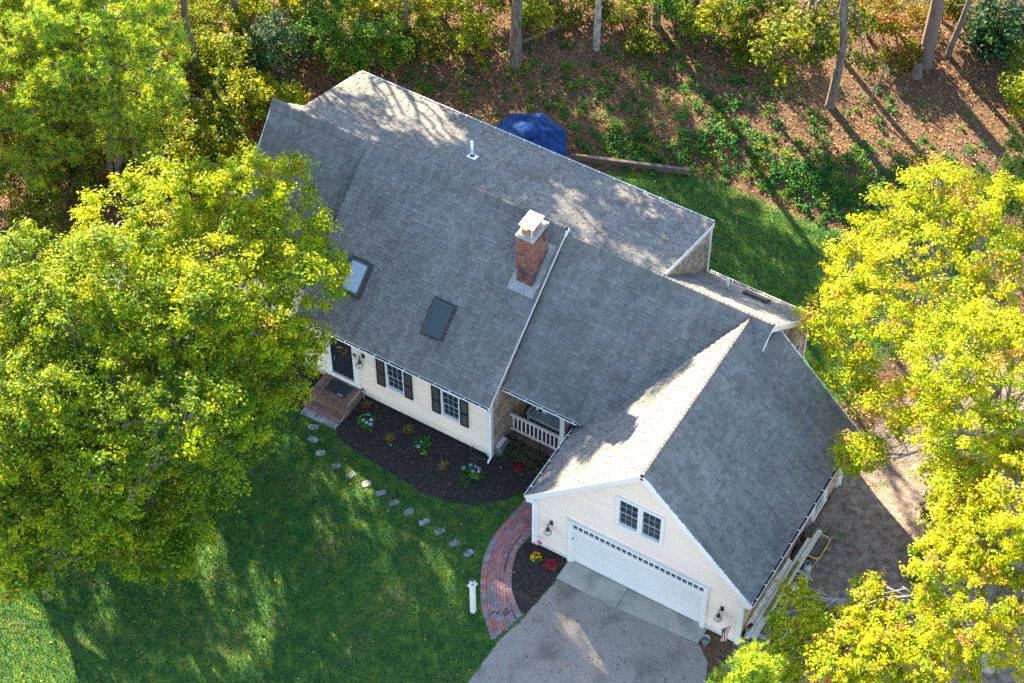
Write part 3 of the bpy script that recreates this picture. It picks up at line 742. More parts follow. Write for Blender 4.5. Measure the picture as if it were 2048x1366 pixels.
# soffits
sf = MB(); sf.box(XS, XR, .02, .24, ZE - .16, ZE - .13); sf.box(12.0, 12.2, -2.25, .9, ZGE - .13, ZGE - .1); sf.box(19.8, 20.05, -2.25, 5.7, ZGE - .13, ZGE - .1)
sf.box(9.0, 12.1, .95, 2.95, 3.16, 3.19); sf.box(-1.9, 12.6, 8.85, 8.97, 5.8, 5.83)
sf.build('soffit', M['trim'], house)
rt = MB(); rt.prism([(11.88, -2.31, 2.58), (12.16, -2.31, 2.62), (12.16, -2.31, 2.95), (11.86, -2.31, 2.84)], (0, .22, 0)); rt.build('eave_return', M['trim'], house)
rt = MB(); rt.prism([(19.84, -2.31, 2.6), (20.14, -2.31, 2.62), (20.14, -2.31, 2.84), (19.84, -2.31, 3.0)], (0, .22, 0)); rt.build('eave_return', M['trim'], house)

# ---- gutters: open troughs with hangers and leaf debris
def gutter(a, b, out, leaf=0.7, step=0.61):
    a, b, out = Vector(a), Vector(b), Vector(out); d = (b - a).normalized(); L_ = (b - a).length; up = Vector((0, 0, 1)); wd, hg = 0.115, 0.10
    g = MB()
    prof = [(0, 0), (0, -hg), (wd * .72, -hg), (wd, -hg * .35), (wd, 0.0), (wd - .012, 0.0), (wd - .012, -hg * .3), (wd * .7, -hg + .01), (.01, -hg + .01), (.01, 0)]
    g.prism([a + out * p + up * q for p, q in prof], d * L_)
    gt = g.build('gutter', M['gutter'], house)
    h = MB(); h.bar(out * -.02 + up * .004, out * (wd + .006) + up * .004, 0.022, 0.012); hm = h.mesh('gutter_hanger', M['gutter']); k = step * .5
    while k < L_: link('gutter_hanger', hm, gt, Matrix.Translation(a + d * k)); k += step
    db = MB(); pts = [(.012, -hg + .012), (wd * .68, -hg + .012), (wd - .016, -hg * .45), (.012, -hg * .4)]
    db.prism([a + out * p + up * q + d * .02 for p, q in pts], d * (L_ - .04)); db.build('leaf_debris', M['debris'], gt)
    return gt
gutter((XS + .02, 0.0, ZE - .005), (XR - .03, 0.0, ZE - .005), (0, -1, 0))
gutter((XR + .04, YE2, ZE2 - .005), (XGL + .1, YE2, ZE2 - .005), (0, -1, 0))
gutter((XGL, .88, ZGE - .005), (XGL, YF + .02, ZGE - .005), (-1, 0, 0))
gutter((XGR, YF + .02, ZGE - .005), (XGR, YB - .02, ZGE - .005), (1, 0, 0))
gutter((XDL + .02, YD, ZD - .005), (XDR - .02, YD, ZD - .005), (0, 1, 0))
gutter((XDR + .02, YR2, ZR2 - .005), (XK - .02, YR2, ZR2 - .005), (0, 1, 0))
def spout(pts, m_='gutter', r=0.036):
    b_ = MB(); b_.tube(pts, r, 8); return b_.build('downspout', M[m_], house)
spout([(8.95, -.06, 3.05), (8.95, -.05, 2.95), (9.02, .12, 2.72), (9.02, .12, .2), (9.02, -.1, .06)])
spout([(20.16, 5.6, 2.8), (20.12, 5.58, 2.7), (19.9, 5.62, 2.4), (19.9, 5.62, -.35), (19.98, 5.55, -.52), (20.2, 5.4, -.58)])
spout([(11.83, -2.2, 2.8), (11.85, -2.2, 2.7), (12.07, -2.16, 2.5), (12.07, -2.16, .1)])

# ---- windows, all with double-hung sashes and divided panes
def window(x0, x1, z0, z1, y, casing=0.09, cl=None, cr=None):
    w = MB(); c = casing; cl = cl or c; cr = cr or c
    w.box(x0 - cl, x0, y - .04, y + .05, z0 - c, z1 + c); w.box(x1, x1 + cr, y - .04, y + .05, z0 - c, z1 + c)
    w.box(x0, x1, y - .04, y + .05, z1, z1 + c); w.box(x0, x1, y - .06, y + .05, z0 - c, z0)
    wo = w.build('window', M['trim'], house)
    zm = (z0 + z1) / 2
    for (a, b, dy) in ((z0, zm + .015, 0.035), (zm - .015, z1, 0.0)):
        s_ = MB(); t = 0.026; yy = y + dy - .015
        s_.box(x0, x0 + t, yy, yy + .025, a, b); s_.box(x1 - t, x1, yy, yy + .025, a, b); s_.box(x0 + t, x1 - t, yy, yy + .025, b - t, b); s_.box(x0 + t, x1 - t, yy, yy + .025, a, a + t * 1.3)
        s_.build('sash', M['sash'], wo)
        a2, b2, xa, xb = a + t * 1.3, b - t, x0 + t, x1 - t
        mu = MB()
        for i in (1, 2): xx = xa + (xb - xa) * i / 3; mu.box(xx - .0055, xx + .0055, yy + .002, yy + .018, a2, b2)
        zz = (a2 + b2) / 2; mu.box(xa, xb, yy + .004, yy + .016, zz - .0055, zz + .0055)
        mu.build('muntin', M['sash'], wo)
        for i in range(3):
            for j in range(2):
                p_ = MB(); p_.box(xa + (xb - xa) * i / 3 + .007, xa + (xb - xa) * (i + 1) / 3 - .007, yy + .012, yy + .02, a2 + (b2 - a2) * j / 2 + .007, a2 + (b2 - a2) * (j + 1) / 2 - .007)
                p_.build('pane', M['pane'], wo)
    bk = MB(); bk.box(x0, x1, y + .06, y + .075, z0, z1); bk.build('window_back', M['core'], wo)
    return wo
window(4.76, 5.42, 1.32, 2.66, 0.19, 0.045); window(7.05, 7.71, 1.26, 2.62, 0.19, 0.045)
window(15.22, 15.89, 3.58, 4.91, -2.09, 0.12, None, .078); window(16.05, 16.71, 3.58, 4.91, -2.09, 0.12, .078, None)
def shutter(x0, x1, z0, z1, y):
    s_ = MB(); t = .05
    s_.box(x0, x0 + t, y - .03, y, z0, z1); s_.box(x1 - t, x1, y - .03, y, z0, z1)
    zm = z0 + (z1 - z0) * .47
    for a, b in ((z0, z0 + .07), (zm - .03, zm + .03), (z1 - .06, z1)): s_.box(x0 + t, x1 - t, y - .03, y, a, b)
    o = s_.build('shutter', M['shutter'], house)
    sl_ = MB(); z = z0 + .08
    while z < z1 - .08:
        if abs(z - zm) > .045: sl_.idx([(x0 + t, y - .026, z), (x1 - t, y - .026, z), (x1 - t, y - .006, z + .035), (x0 + t, y - .006, z + .035)], [(0, 1, 2, 3)], 1.25)
        z += .034
    sl_.build('louvre', M['shutter'], o)
for x0, x1, z0, z1 in ((4.33, 4.68, 1.24, 2.71), (5.48, 5.82, 1.24, 2.69), (6.62, 6.97, 1.21, 2.66), (7.77, 8.11, 1.19, 2.64)): shutter(x0, x1, z0, z1, 0.16)
# window of the link gable and of the garage side
gw = MB(); gw.box(16.66, 16.78, 7.02, 7.1, 1.5, 3.15); gw.box(16.66, 16.78, 8.1, 8.18, 1.5, 3.15); gw.box(16.66, 16.78, 7.1, 8.1, 3.05, 3.15); gw.box(16.66, 16.84, 7.0, 8.2, 1.42, 1.54)
g_ = gw.build('window', M['trim'], house); p_ = MB(); p_.box(16.68, 16.7, 7.1, 8.1, 1.54, 3.05); p_.build('pane', M['pane'], g_)
gw = MB(); gw.box(19.76, 19.87, 3.3, 3.4, .45, 1.75); gw.box(19.76, 19.87, 4.2, 4.32, .45, 1.75); gw.box(19.76, 19.87, 3.4, 4.2, 1.64, 1.75); gw.box(19.76, 19.93, 3.26, 4.36, .36, .47)
g_ = gw.build('window', M['trim'], house); p_ = MB(); p_.box(19.78, 19.8, 3.4, 4.2, .47, 1.64); p_.build('pane', M['pane'], g_)

# ---- front door with wide casing and wreath
dc = MB(); dc.box(2.12, 2.37, .15, .26, .5, 2.98); dc.box(3.31, 3.57, .15, .26, .5, 2.98); dc.box(2.37, 3.31, .15, .26, 2.74, 2.98); dc.box(2.1, 3.6, .1, .26, .48, .66)
door = dc.build('front_door', M['trim'], house)
ds = MB(); ds.box(2.37, 3.31, .2, .25, .66, 2.74)
for a, b in ((2.37, 2.47), (3.21, 3.31)): ds.box(a, b, .175, .2, .66, 2.74)
ds.box(2.47, 3.21, .175, .2, .66, .86); ds.box(2.47, 3.21, .175, .2, 2.62, 2.74); ds.box(2.47, 3.21, .178, .2, 1.6, 1.66)
ds.build('storm_door', M['door'], door)
p_ = MB(); p_.box(2.47, 3.21, .186, .199, .86, 1.6); p_.box(2.47, 3.21, .186, .199, 1.66, 2.62); p_.build('pane', M['pane'], door)
h_ = MB(); h_.tube([(2.53, .16, 1.45), (2.53, .13, 1.47), (2.53, .13, 1.62), (2.53, .16, 1.64)], .012, 6); h_.build('door_handle', M['zinc'], door)
wr = MB(); 
for k in range(46):
    a = random.uniform(0, 6.28); rr = random.uniform(.12, .22); c = Vector((2.9 + rr * math.cos(a), .165 - random.uniform(0, .05), 2.2 + rr * math.sin(a))); q = random.uniform(.03, .055)
    n_ = Vector((random.gauss(0, 1), random.gauss(0, 1), random.gauss(0, 1))).normalized(); t_ = n_.orthogonal().normalized(); s2 = n_.cross(t_)
    wr.face([c + t_ * q, c + s2 * q * .7, c - t_ * q, c - s2 * q * .7], random.uniform(.6, 1.6))
tag(wr.build('wreath', mat('wreath_leaf', (0.26, 0.085, 0.045), 0.8, 0.4, 30), door), kind='stuff')
pq = MB(); pq.lathe([(0, 0), (.075, 0), (.08, .01), (.06, .018), (0, .018)], (0, 0, 0), 14)
po = pq.build('house_plaque', mat('plaque_bronze', (0.28, 0.15, 0.04), 0.4, 0.5, 25, metal=.4), house); po.matrix_parent_inverse = Matrix.Translation(-Vector(house.location)); po.matrix_basis = Matrix.Translation((3.43, .15, 2.26)) @ Matrix.Rotation(math.pi / 2, 4, 'X') @ Matrix.Scale(1.35, 4, (0, 1, 0))

# ---- wall lanterns: arm, hood, glass globe in a wire cage
def lantern(x, y, z):
    b_ = MB(); b_.box(x - .055, x + .055, y - .03, y, z - .02, z + .2); b_.tube([(x, y - .03, z + .12), (x, y - .1, z + .26), (x, y - .2, z + .28), (x, y - .26, z + .18), (x, y - .26, z + .1)], .017, 6)
    b_.lathe([(.02, .1), (.06, .07), (.07, -.02), (.06, -.05)], (x, y - .26, z), 12)
    o = b_.build('wall_lantern', M['blackmetal'], house, True)
    g_ = MB(); g_.lathe([(.055, -.05), (.105, -.1), (.115, -.17), (.09, -.24), (.04, -.27), (0, -.275)], (x, y - .26, z), 14); g_.build('glass_globe', M['clear'], o, True)
    c_ = MB()
    for k in range(6):
        a = k * math.pi / 3; c_.tube([(x + r_ * math.cos(a), y - .26 + r_ * math.sin(a), z + q) for r_, q in ((.06, -.04), (.135, -.1), (.145, -.18), (.1, -.27), (0, -.3))], .005, 4)
    for q, r_ in ((-.1, .135), (-.19, .143)): c_.tube([(x + r_ * math.cos(t * .5236), y - .26 + r_ * math.sin(t * .5236), z + q) for t in range(13)], .005, 4)
    c_.build('wire_cage', M['blackmetal'], o)
lantern(3.78, .2, 2.3); lantern(12.74, -2.08, 1.6); lantern(19.12, -2.08, 1.5)

# ---- garage door: casing, transom panes, four rows of raised panels
gd = MB(); gd.box(13.40, 13.55, -2.16, -1.95, 0, 2.44); gd.box(18.45, 18.60, -2.16, -1.95, 0, 2.44); gd.box(13.55, 18.45, -2.155, -1.95, 2.30, 2.44); gd.box(13.55, 18.45, -2.155, -1.95, 1.92, 2.07)
gd.box(13.36, 18.64, -2.2, -2.0, 2.44, 2.475)
gco = gd.build('garage_door_casing', M['trim'], house)
npn = 24
for i in range(npn):
    a = 13.56 + i * 4.88 / npn; p_ = MB(); p_.box(a + .02, a + 4.88 / npn - .02, -2.10, -2.09, 2.085, 2.285); p_.build('transom_pane', M['pane'], gco)
m_ = MB(); m_.box(-.02, .02, -2.135, -2.08, 2.07, 2.30); m_ = m_.mesh('transom_mullion', M['trim'])
for i in range(npn + 1): link('transom_mullion', m_, gco, Matrix.Translation((13.56 + i * 4.88 / npn, 0, 0)))
jm = MB(); jm.box(13.55, 13.62, -2.12, -2.0, 0.03, 1.92); jm.box(18.40, 18.45, -2.12, -2.0, .03, 1.92); jm.build('jamb', M['trim'], gco)
gdo = MB()
for r_ in range(4): gdo.box(13.62, 18.40, -2.06, -2.02, .05 + r_ * .4675, .05 + (r_ + 1) * .4675 - .006)
gdoor = gdo.build('garage_door', M['gdoor'], house)
for r_ in range(4):
    for c_ in range(8):
        x0 = 13.62 + c_ * .5975 + .07; z0 = .05 + r_ * .4675 + .075; x1 = x0 + .4575; z1 = z0 + .31; p_ = MB(); e = .035
        o4 = [(x0, -2.061, z0), (x1, -2.061, z0), (x1, -2.061, z1), (x0, -2.061, z1)]; i4 = [(x0 + e, -2.068, z0 + e), (x1 - e, -2.068, z0 + e), (x1 - e, -2.068, z1 - e), (x0 + e, -2.068, z1 - e)]
        p_.idx(o4 + i4, [(0, 1, 5, 4), (1, 2, 6, 5), (2, 3, 7, 6), (3, 0, 4, 7), (4, 5, 6, 7)]); p_.build('panel', M['gdoor'], gdoor)
ws = MB(); ws.box(13.62, 18.40, -2.07, -2.02, .035, .052); ws.build('weather_strip', M['rubber'], gdoor)
kp = MB(); kp.lathe([(0, 0), (.03, 0), (.035, .015), (0, .02)], (0, 0, 0), 10); ko = kp.build('keypad', M['zinc'], house); ko.matrix_basis = Matrix.Translation((13.585, -2.12, 1.45)) @ Matrix.Rotation(math.pi / 2, 4, 'X') @ Matrix.Scale(2.0, 4, (0, 1, 0))

# ---- skylights
def skylight(x0, x1, y0, y1, gm):
    mm = ms; pl = PL_MAIN; f = lambda y: y / YR * Lm
    u0, u1, v0, v1 = x0 - XS, x1 - XS, f(y0), f(y1); t = .075; h = .15
    fr = MB()
    for (a, b, c, d) in ((u0, u0 + t, v0, v1), (u1 - t, u1, v0, v1), (u0 + t, u1 - t, v0, v0 + t), (u0 + t, u1 - t, v1 - t, v1)): fr.prism([pl.p(a, c, -.02), pl.p(b, c, -.02), pl.p(b, d, -.02), pl.p(a, d, -.02)], pl.N * (h + .02))
    o = fr.build('skylight', M['skyframe'], house)
    fl = MB(); fl.prism([pl.p(u0 - .1, v0 - .12, .018), pl.p(u1 + .1, v0 - .12, .018), pl.p(u1 + .1, v1 + .06, .03), pl.p(u0 - .1, v1 + .06, .03)], pl.N * .008); fl.build('flashing', M['deck'], o)
    p_ = MB(); p_.prism([pl.p(u0 + t, v0 + t, h - .03), pl.p(u1 - t, v0 + t, h - .03), pl.p(u1 - t, v1 - t, h - .03), pl.p(u0 + t, v1 - t, h - .03)], pl.N * .01); p_.build('pane', gm, o)
skylight(2.26, 3.04, 1.20, 2.12, glass_mat('skylight_glass_sky_reflection', (0.30, 0.38, 0.45), 0.08)); skylight(5.73, 6.49, 1.10, 2.04, M['skyglass'])  # left pane's pale blue is a sky reflection painted into the glass colour

# ---- chimney: bricks laid one by one
CX0, CX1, CY0, CY1, CZ = 8.12, 8.75, 3.36, 4.36, 8.12
ck = MB(); ck.box(CX0 + .012, CX1 - .012, CY0 + .012, CY1 - .012, 5.3, CZ); chim = ck.build('chimney', M['mortar'], house)
BM = {}
def brick_mesh(l, w, h):
    k = (round(l, 3), round(w, 3))
    if k not in BM: b_ = MB(); b_.box(-l / 2, l / 2, -w / 2, w / 2, -h / 2, h / 2); BM[k] = b_.mesh('brick', M['brick'])
    return BM[k]
bh, crs = 0.057, 0.0685; far = MB(); z = 5.62; row = 0; nb = 0
while z < CZ - .02:
    for face in range(4):
        w_len = (CX1 - CX0) if face in (0, 2) else (CY1 - CY0); nb_ = 3 if face in (0, 2) else 5; bl = w_len / nb_
        cuts = [0] + [bl * (i + (.5 if row % 2 else 0)) for i in range(0 if row % 2 else 1, nb_)] + [w_len]
        for a, b in zip(cuts[:-1], cuts[1:]):
            if b - a < .03: continue
            m0 = (a + b) / 2; l = b - a - .012; pr = random.uniform(.0, .006)
            if face == 0: c = (CX0 + m0, CY0 + .03 - pr, z); dims = (l, .06)
            elif face == 1: c = (CX1 - .03 + pr, CY0 + m0, z); dims = (.06, l)
            elif face == 2: c = (CX0 + m0, CY1 - .03 + pr, z); dims = (l, .06)
            else: c = (CX0 + .03 - pr, CY0 + m0, z); dims = (.06, l)
            zr = ZE + ms * c[1]
            if z < zr - .05: continue
            if face in (0, 1): link('brick', brick_mesh(dims[0], dims[1], bh), chim, Matrix.Translation(c)); nb += 1
            else: far.box(c[0] - dims[0] / 2, c[0] + dims[0] / 2, c[1] - dims[1] / 2, c[1] + dims[1] / 2, z - bh / 2, z + bh / 2, random.uniform(.7, 1.2))
    z += crs; row += 1
tag(far.build('brick_field', M['brick'], chim), kind='stuff')
cr = MB(); cr.box(CX0 - .03, CX1 + .03, CY0 - .03, CY1 + .03, CZ - .01, CZ + .05); cr.prism([(CX0 + .02, CY0 + .02, CZ + .05), (CX1 - .02, CY0 + .02, CZ + .05), (CX1 - .02, CY1 - .02, CZ + .05), (CX0 + .02, CY1 - .02, CZ + .05)], (0, 0, .05), .9)
cr.build('chimney_crown', M['crown'], chim)
fu = MB(); fu.box(8.24, 8.62, 3.5, 3.8, CZ + .08, CZ + .28); fu.box(8.24, 8.62, 3.86, 4.18, CZ + .08, CZ + .28); fu.build('flue_tile', mat('flue_clay', (0.34, 0.15, 0.08), .9), chim)
for fx, fy in ((8.22, 3.48), (8.64, 3.48), (8.22, 4.2), (8.64, 4.2)): f_ = MB(); f_.box(fx - .012, fx + .012, fy - .012, fy + .012, CZ + .05, CZ + .44); f_.build('cap_post', M['capwhite'], chim)
cp = MB(); cp.box(8.14, 8.70, 3.46, 4.22, CZ + .43, CZ + .465); cp.build('chimney_cap', M['capwhite'], chim, bevel=.012)
# lead flashing round the chimney
fm = MB(); f = lambda y: y / YR * Lm
def flat(x0, x1, y0, y1, n=.03): fm.prism([PL_MAIN.p(x0 - XS, f(y0), n), PL_MAIN.p(x1 - XS, f(y0), n), PL_MAIN.p(x1 - XS, f(y1), n), PL_MAIN.p(x0 - XS, f(y1), n)], PL_MAIN.N * .006)
flat(7.92, 8.93, 3.08, 3.37, .034); flat(7.94, CX0 + .01, 3.375, 4.45); flat(CX1 - .01, 8.97, 3.375, 4.45); flat(7.94, 8.97, 4.46, 4.6)
fm.build('lead_flashing', M['lead'], chim)

# ---- roof vents
v_ = MB(); pt = PL_DORM.p(XDR - 4.23, hyp(YD - 6.86, (YD - 6.86) * (ZR - ZD) / (YD - YR)), 0); v_.tube([pt + np.array([0, 0, -.05]), pt + np.array([0, 0, .75])], .052, 12); vo = v_.build('vent_pipe', M['pvc'], house, True)
v2 = MB(); v2.lathe([(.12, -.02), (.1, .03), (.055, .12)], tuple(pt), 12); v2.build('pipe_boot', M['rubber'], vo)
v3 = MB(); v3.prism([pt + PL_DORM.U * a + PL_DORM.V * b + PL_DORM.N * .03 for a, b in ((-.2, -.13), (.14, -.13), (.14, .2), (-.2, .2))], PL_DORM.N * .005); v3.build('pipe_flashing', M['pvc'], vo)
yy = 7.3; pt = np.array([14.16, yy, ZL - (yy - YR) * sr_]); v_ = MB(); v_.tube([pt + np.array([0, 0, -.05]), pt + np.array([0, 0, .62])], .05, 12); v_.build('vent_pipe', M['pvc'], house, True)
b_ = MB(); U_, V_, N_ = PL_LREAR.U, PL_LREAR.V, PL_LREAR.N; c0 = np.array([15.0, 7.95, ZL - (7.95 - YR) * sr_]); b_.prism([c0 + U_ * a + V_ * b + N_ * .0 for a, b in ((-.45, -.3), (.45, -.3), (.45, .3), (-.45, .3))], N_ * .14); b_.build('box_vent', M['skyframe'], house, bevel=.02)

# ---- porch: brick floor, railing, post, beam
pf = MB(); pf.box(9.0, 12.1, 1.34, 2.95, -.1, .12); porch = pf.build('porch_floor', M['mortar'], house)
PBM = paver_mesh('porch_brick', .203, .1, M['stepbrick'])
for iy in range(15):
    for ix in range(14):
        x = 9.12 + ix * .211 + (.1 if iy % 2 else 0); y = 1.4 + iy * .107
        if x < 12.0: link('brick', PBM, porch, Matrix.Translation((x, y, .15)))
EB = MB(); EB.box(-.05, .05, -.045, .045, -.11, .11); EBM = EB.mesh('porch_edge_brick', M['stepbrick'])
for ix in range(28): link('edge_brick', EBM, porch, Matrix.Translation((9.08 + ix * .1085, 1.32, .03)))
rl = MB(); rl.bar((8.98, 1.5, 1.09), (11.08, 1.5, 1.09), .085, .06); ro = rl.build('porch_railing', M['trim'], house)
b_ = MB(); b_.bar((8.98, 1.5, .3), (11.08, 1.5, .3), .07, .06); b_.build('bottom_rail', M['trim'], ro)
for i in range(12): b_ = MB(); x = 9.13 + i * .165; b_.box(x - .022, x + .022, 1.478, 1.522, .33, 1.06); b_.build('baluster', M['trim'], ro)
b_ = MB(); b_.box(11.02, 11.2, 1.42, 1.6, .12, 3.1); b_.box(10.99, 11.23, 1.39, 1.63, .12, .3); b_.box(11.0, 11.22, 1.4, 1.62, 2.98, 3.1); b_.build('porch_post', M['trim'], house)
b_ = MB(); b_.box(9.0, 12.1, 1.43, 1.6, 3.1, 3.3); b_.build('porch_beam', M['trim'], house)
b_ = MB(); b_.box(10.6, 12.05, 2.86, 2.92, .15, .55); b_.build('trim_board', M['trim'], house)
# ------------------------------------------------------------------ things round the house
# brick front steps
st = thing('front_steps', (2.85, -0.6, 0), 'brick front steps of two levels below the dark front door', 'steps')
b_ = MB(); b_.box(2.08, 3.63, -.97, .15, -.05, .44); b_.box(2.1, 3.6, -1.3, -.97, -.05, .2); b_.build('step_core', M['mortar'], st)
def lay(cx, cy, z, l, w, rot=0): link('brick', SB[(l, w)], st, Matrix.Translation((cx, cy, z)) @ Matrix.Rotation(rot + random.uniform(-.01, .01), 4, 'Z')).matrix_parent_inverse = Matrix.Translation(-Vector(st.location))
SB = {(.2, .095): paver_mesh('step_brick', .2, .095, M['stepbrick'])}
for iy in range(9):                                    # landing field
    for ix in range(8):
        x = 2.2 + ix * .2065 + (.0 if iy % 2 else .03); y = -.74 + iy * .1015
        if x < 3.6: lay(x, y, .47, .2, .095)
for ix in range(15): lay(2.11 + ix * .1065, -.905, .475, .2, .095, math.pi / 2)
for ix in range(15): lay(2.13 + ix * .105, -1.2, .235, .2, .095, math.pi / 2)
for ix in range(7): lay(2.2 + ix * .208, -1.045, .235, .2, .095)
SE = MB(); SE.box(-.098, .098, -.03, .03, -.03, .03); SEM = SE.mesh('step_face_brick', M['stepbrick'])
for r_ in range(5):
    for ix in range(8):
        x = 2.18 + ix * .206 - (.1 if r_ % 2 else 0)
        if 2.1 < x < 3.62: link('brick', SEM, st, Matrix.Translation((x, -.985, .06 + r_ * .072 + .03))).matrix_parent_inverse = Matrix.Translation(-Vector(st.location))
    for iy in range(6):
        y = -.9 + iy * .206 - (.1 if r_ % 2 else 0)
        if y > -.97: link('brick', SEM, st, Matrix.Translation((3.64, y, .06 + r_ * .072 + .03)) @ Matrix.Rotation(math.pi / 2, 4, 'Z')).matrix_parent_inverse = Matrix.Translation(-Vector(st.location))
for r_ in range(2):
    for ix in range(8):
        x = 2.2 + ix * .206 - (.1 if r_ % 2 else 0)
        if 2.12 < x < 3.6: link('brick', SEM, st, Matrix.Translation((x, -1.315, .06 + r_ * .075 + .02))).matrix_parent_inverse = Matrix.Translation(-Vector(st.location))
b_ = MB(); b_.prism([(2.12, -1.62, -.04), (3.6, -1.56, -.04), (3.62, -1.33, -.04), (2.1, -1.33, -.04)], (0, 0, .085)); tag(b_.build('stone_slab', M['stone'], bevel=.015), 'long grey stone slab on the ground before the front steps', 'slab')
dm = thing('doormat', (2.9, -.27, .47), 'black rubber doormat lying on the brick front steps', 'doormat')
b_ = MB(); b_.box(2.47, 3.33, -.55, .02, .4785, .492); b_.build('mat_base', M['rubber'], dm, bevel=.004)
b_ = MB()
for i in range(13): b_.box(2.52 + i * .06, 2.55 + i * .06, -.51, -.02, .492, .496)
b_.build('mat_ribs', M['rubber'], dm)
b_ = MB(); b_.box(3.0, 3.24, -.515, -.495, .4965, .498); b_.build('mat_print', M['trim'], dm)

# stepping stones across the lawn
ORD = ['first', 'second', 'third', 'fourth', 'fifth', 'sixth', 'seventh', 'eighth', 'ninth', 'tenth', 'eleventh', 'twelfth', 'thirteenth', 'fourteenth']
SS = [(2.89, -1.89), (3.16, -2.33), (3.72, -2.69), (4.51, -2.86), (5.17, -2.93), (5.85, -2.96), (6.48, -3.04), (7.09, -3.16), (7.74, -3.22), (8.42, -3.30), (9.07, -3.35), (9.75, -3.51), (10.39, -3.60)]
for i, (x, y) in enumerate(SS):
    a = math.radians(random.uniform(50, 72)) if i > 2 else math.radians(random.uniform(10, 40)); l, w = random.uniform(.165, .2), random.uniform(.11, .13)
    ring = []
    for k in range(14):
        t = k * 6.28318 / 14; e = 4.5; cx = l * math.copysign(abs(math.cos(t)) ** (2 / e), math.cos(t)) * random.uniform(.94, 1.05); cy = w * math.copysign(abs(math.sin(t)) ** (2 / e), math.sin(t)) * random.uniform(.92, 1.06)
        ring.append((x + cx * math.cos(a) - cy * math.sin(a), y + cx * math.sin(a) + cy * math.cos(a)))
    b_ = MB(); b_.prism([(p, q, -.03) for p, q in ring], (0, 0, random.uniform(.042, .056))); o = b_.build('stepping_stone', M['stone'], bevel=.012)
    tag(o, ('flat grey stepping stone in the lawn, %s in the row counting from the front steps' % ORD[i]), 'stone', 'stepping stones across the lawn')

# lamp post
lp = thing('lamp_post', (11.74, -5.49, 0), 'white square lamp post with glass lantern beside the brick path', 'lamp post')
x, y = 11.74, -5.49; b_ = MB(); b_.box(x - .075, x + .075, y - .075, y + .075, -.05, 1.62); b_.build('post', M['trim'], lp, bevel=.006)
b_ = MB(); b_.box(x - .1, x + .1, y - .1, y + .1, 1.6, 1.64); b_.box(x - .125, x + .125, y - .125, y + .125, 1.64, 1.67); b_.box(x - .085, x + .085, y - .085, y + .085, 1.67, 1.7); b_.build('post_cap', M['trim'], lp)
b_ = MB(); b_.lathe([(.05, 1.7), (.06, 1.72), (.03, 1.76)], (x, y, 0), 10); b_.lathe([(.1, 2.0), (.09, 2.02), (.04, 2.09), (.012, 2.13), (.01, 2.2), (0, 2.21)], (x, y, 0), 12)
for k in range(4):
    a = k * math.pi / 2 + .78; b_.tube([(x + .06 * math.cos(a), y + .06 * math.sin(a), 1.73), (x + .12 * math.cos(a), y + .12 * math.sin(a), 1.86), (x + .1 * math.cos(a), y + .1 * math.sin(a), 2.02)], .007, 5)
b_.build('lantern_frame', M['blackmetal'], lp, True)
b_ = MB(); b_.lathe([(.05, 1.74), (.105, 1.82), (.115, 1.9), (.09, 2.0)], (x, y, 0), 14); b_.build('lantern_glass', M['clear'], lp, True)
b_ = MB(); b_.lathe([(0, 1.78), (.03, 1.8), (.035, 1.86), (.02, 1.93), (0, 1.95)], (x, y, 0), 8); b_.build('bulb', M['blackmetal'], lp, True)

# porch bench and cushions
bn = thing('porch_bench', (10.05, 2.4, .15), 'grey green slatted wooden bench on the porch', 'bench'); fx0, fx1 = 9.36, 10.86
for px_ in (fx0, fx1):
    for py, h in ((2.12, .6), (2.68, .98)): b_ = MB(); b_.box(px_ - .03, px_ + .03, py - .03, py + .03, .15, .15 + h); b_.build('leg', M['benchp'], bn)
    b_ = MB(); b_.box(px_ - .045, px_ + .045, 2.06, 2.7, .75, .785); b_.build('armrest', M['benchp'], bn)
for i in range(7): b_ = MB(); b_.box(fx0, fx1, 2.1 + i * .078, 2.16 + i * .078, .55, .572); b_.build('seat_slat', M['benchp'], bn)
b_ = MB(); b_.box(fx0, fx1, 2.095, 2.12, .47, .55); b_.build('apron', M['benchp'], bn)
for i in range(15): b_ = MB(); xx = fx0 + .08 + i * .096; b_.box(xx - .016, xx + .016, 2.665, 2.685, .62, 1.05); b_.build('back_slat', M['benchp'], bn)
b_ = MB(); b_.box(fx0 - .03, fx1 + .03, 2.65, 2.71, 1.05, 1.13); b_.build('top_rail', M['benchp'], bn)
def cushion(cx, label, mid):
    c = thing('cushion', (cx, 2.5, .575), label, 'cushion', 'cushions on the porch bench')
    def pil(u0, u1, m_, nm):
        b_ = MB(); n = 8; vs = []
        for sgn in (1, -1):
            for i in range(n + 1):
                for j in range(n + 1):
                    u = u0 + (u1 - u0) * i / n; v = -1 + 2 * j / n; th = .085 * (max(0, 1 - u ** 4) * max(0, 1 - v ** 4)) ** .5
                    ux, vz = u * .21, v * .21; vs.append((cx + ux, 2.5 + .02 + sgn * th + vz * .35, .79 + vz * .93 - sgn * th * .3))
        fs = []
        for k in (0, 1):
            o_ = k * (n + 1) ** 2
            for i in range(n):
                for j in range(n): q = o_ + i * (n + 1) + j; fs.append((q, q + 1, q + n + 2, q + n + 1))
        b_.idx(vs, fs); b_.build(nm, m_, c, True)
    pil(-1, -.35, M['white_fab'], 'cover'); pil(-.35, .35, M['black_fab'], 'stripe'); pil(.35, 1, M['white_fab'], 'cover')
cushion(9.68, 'black and white striped cushion at the left end of the porch bench', True); cushion(10.62, 'black and white striped cushion at the right end of the porch bench', True)

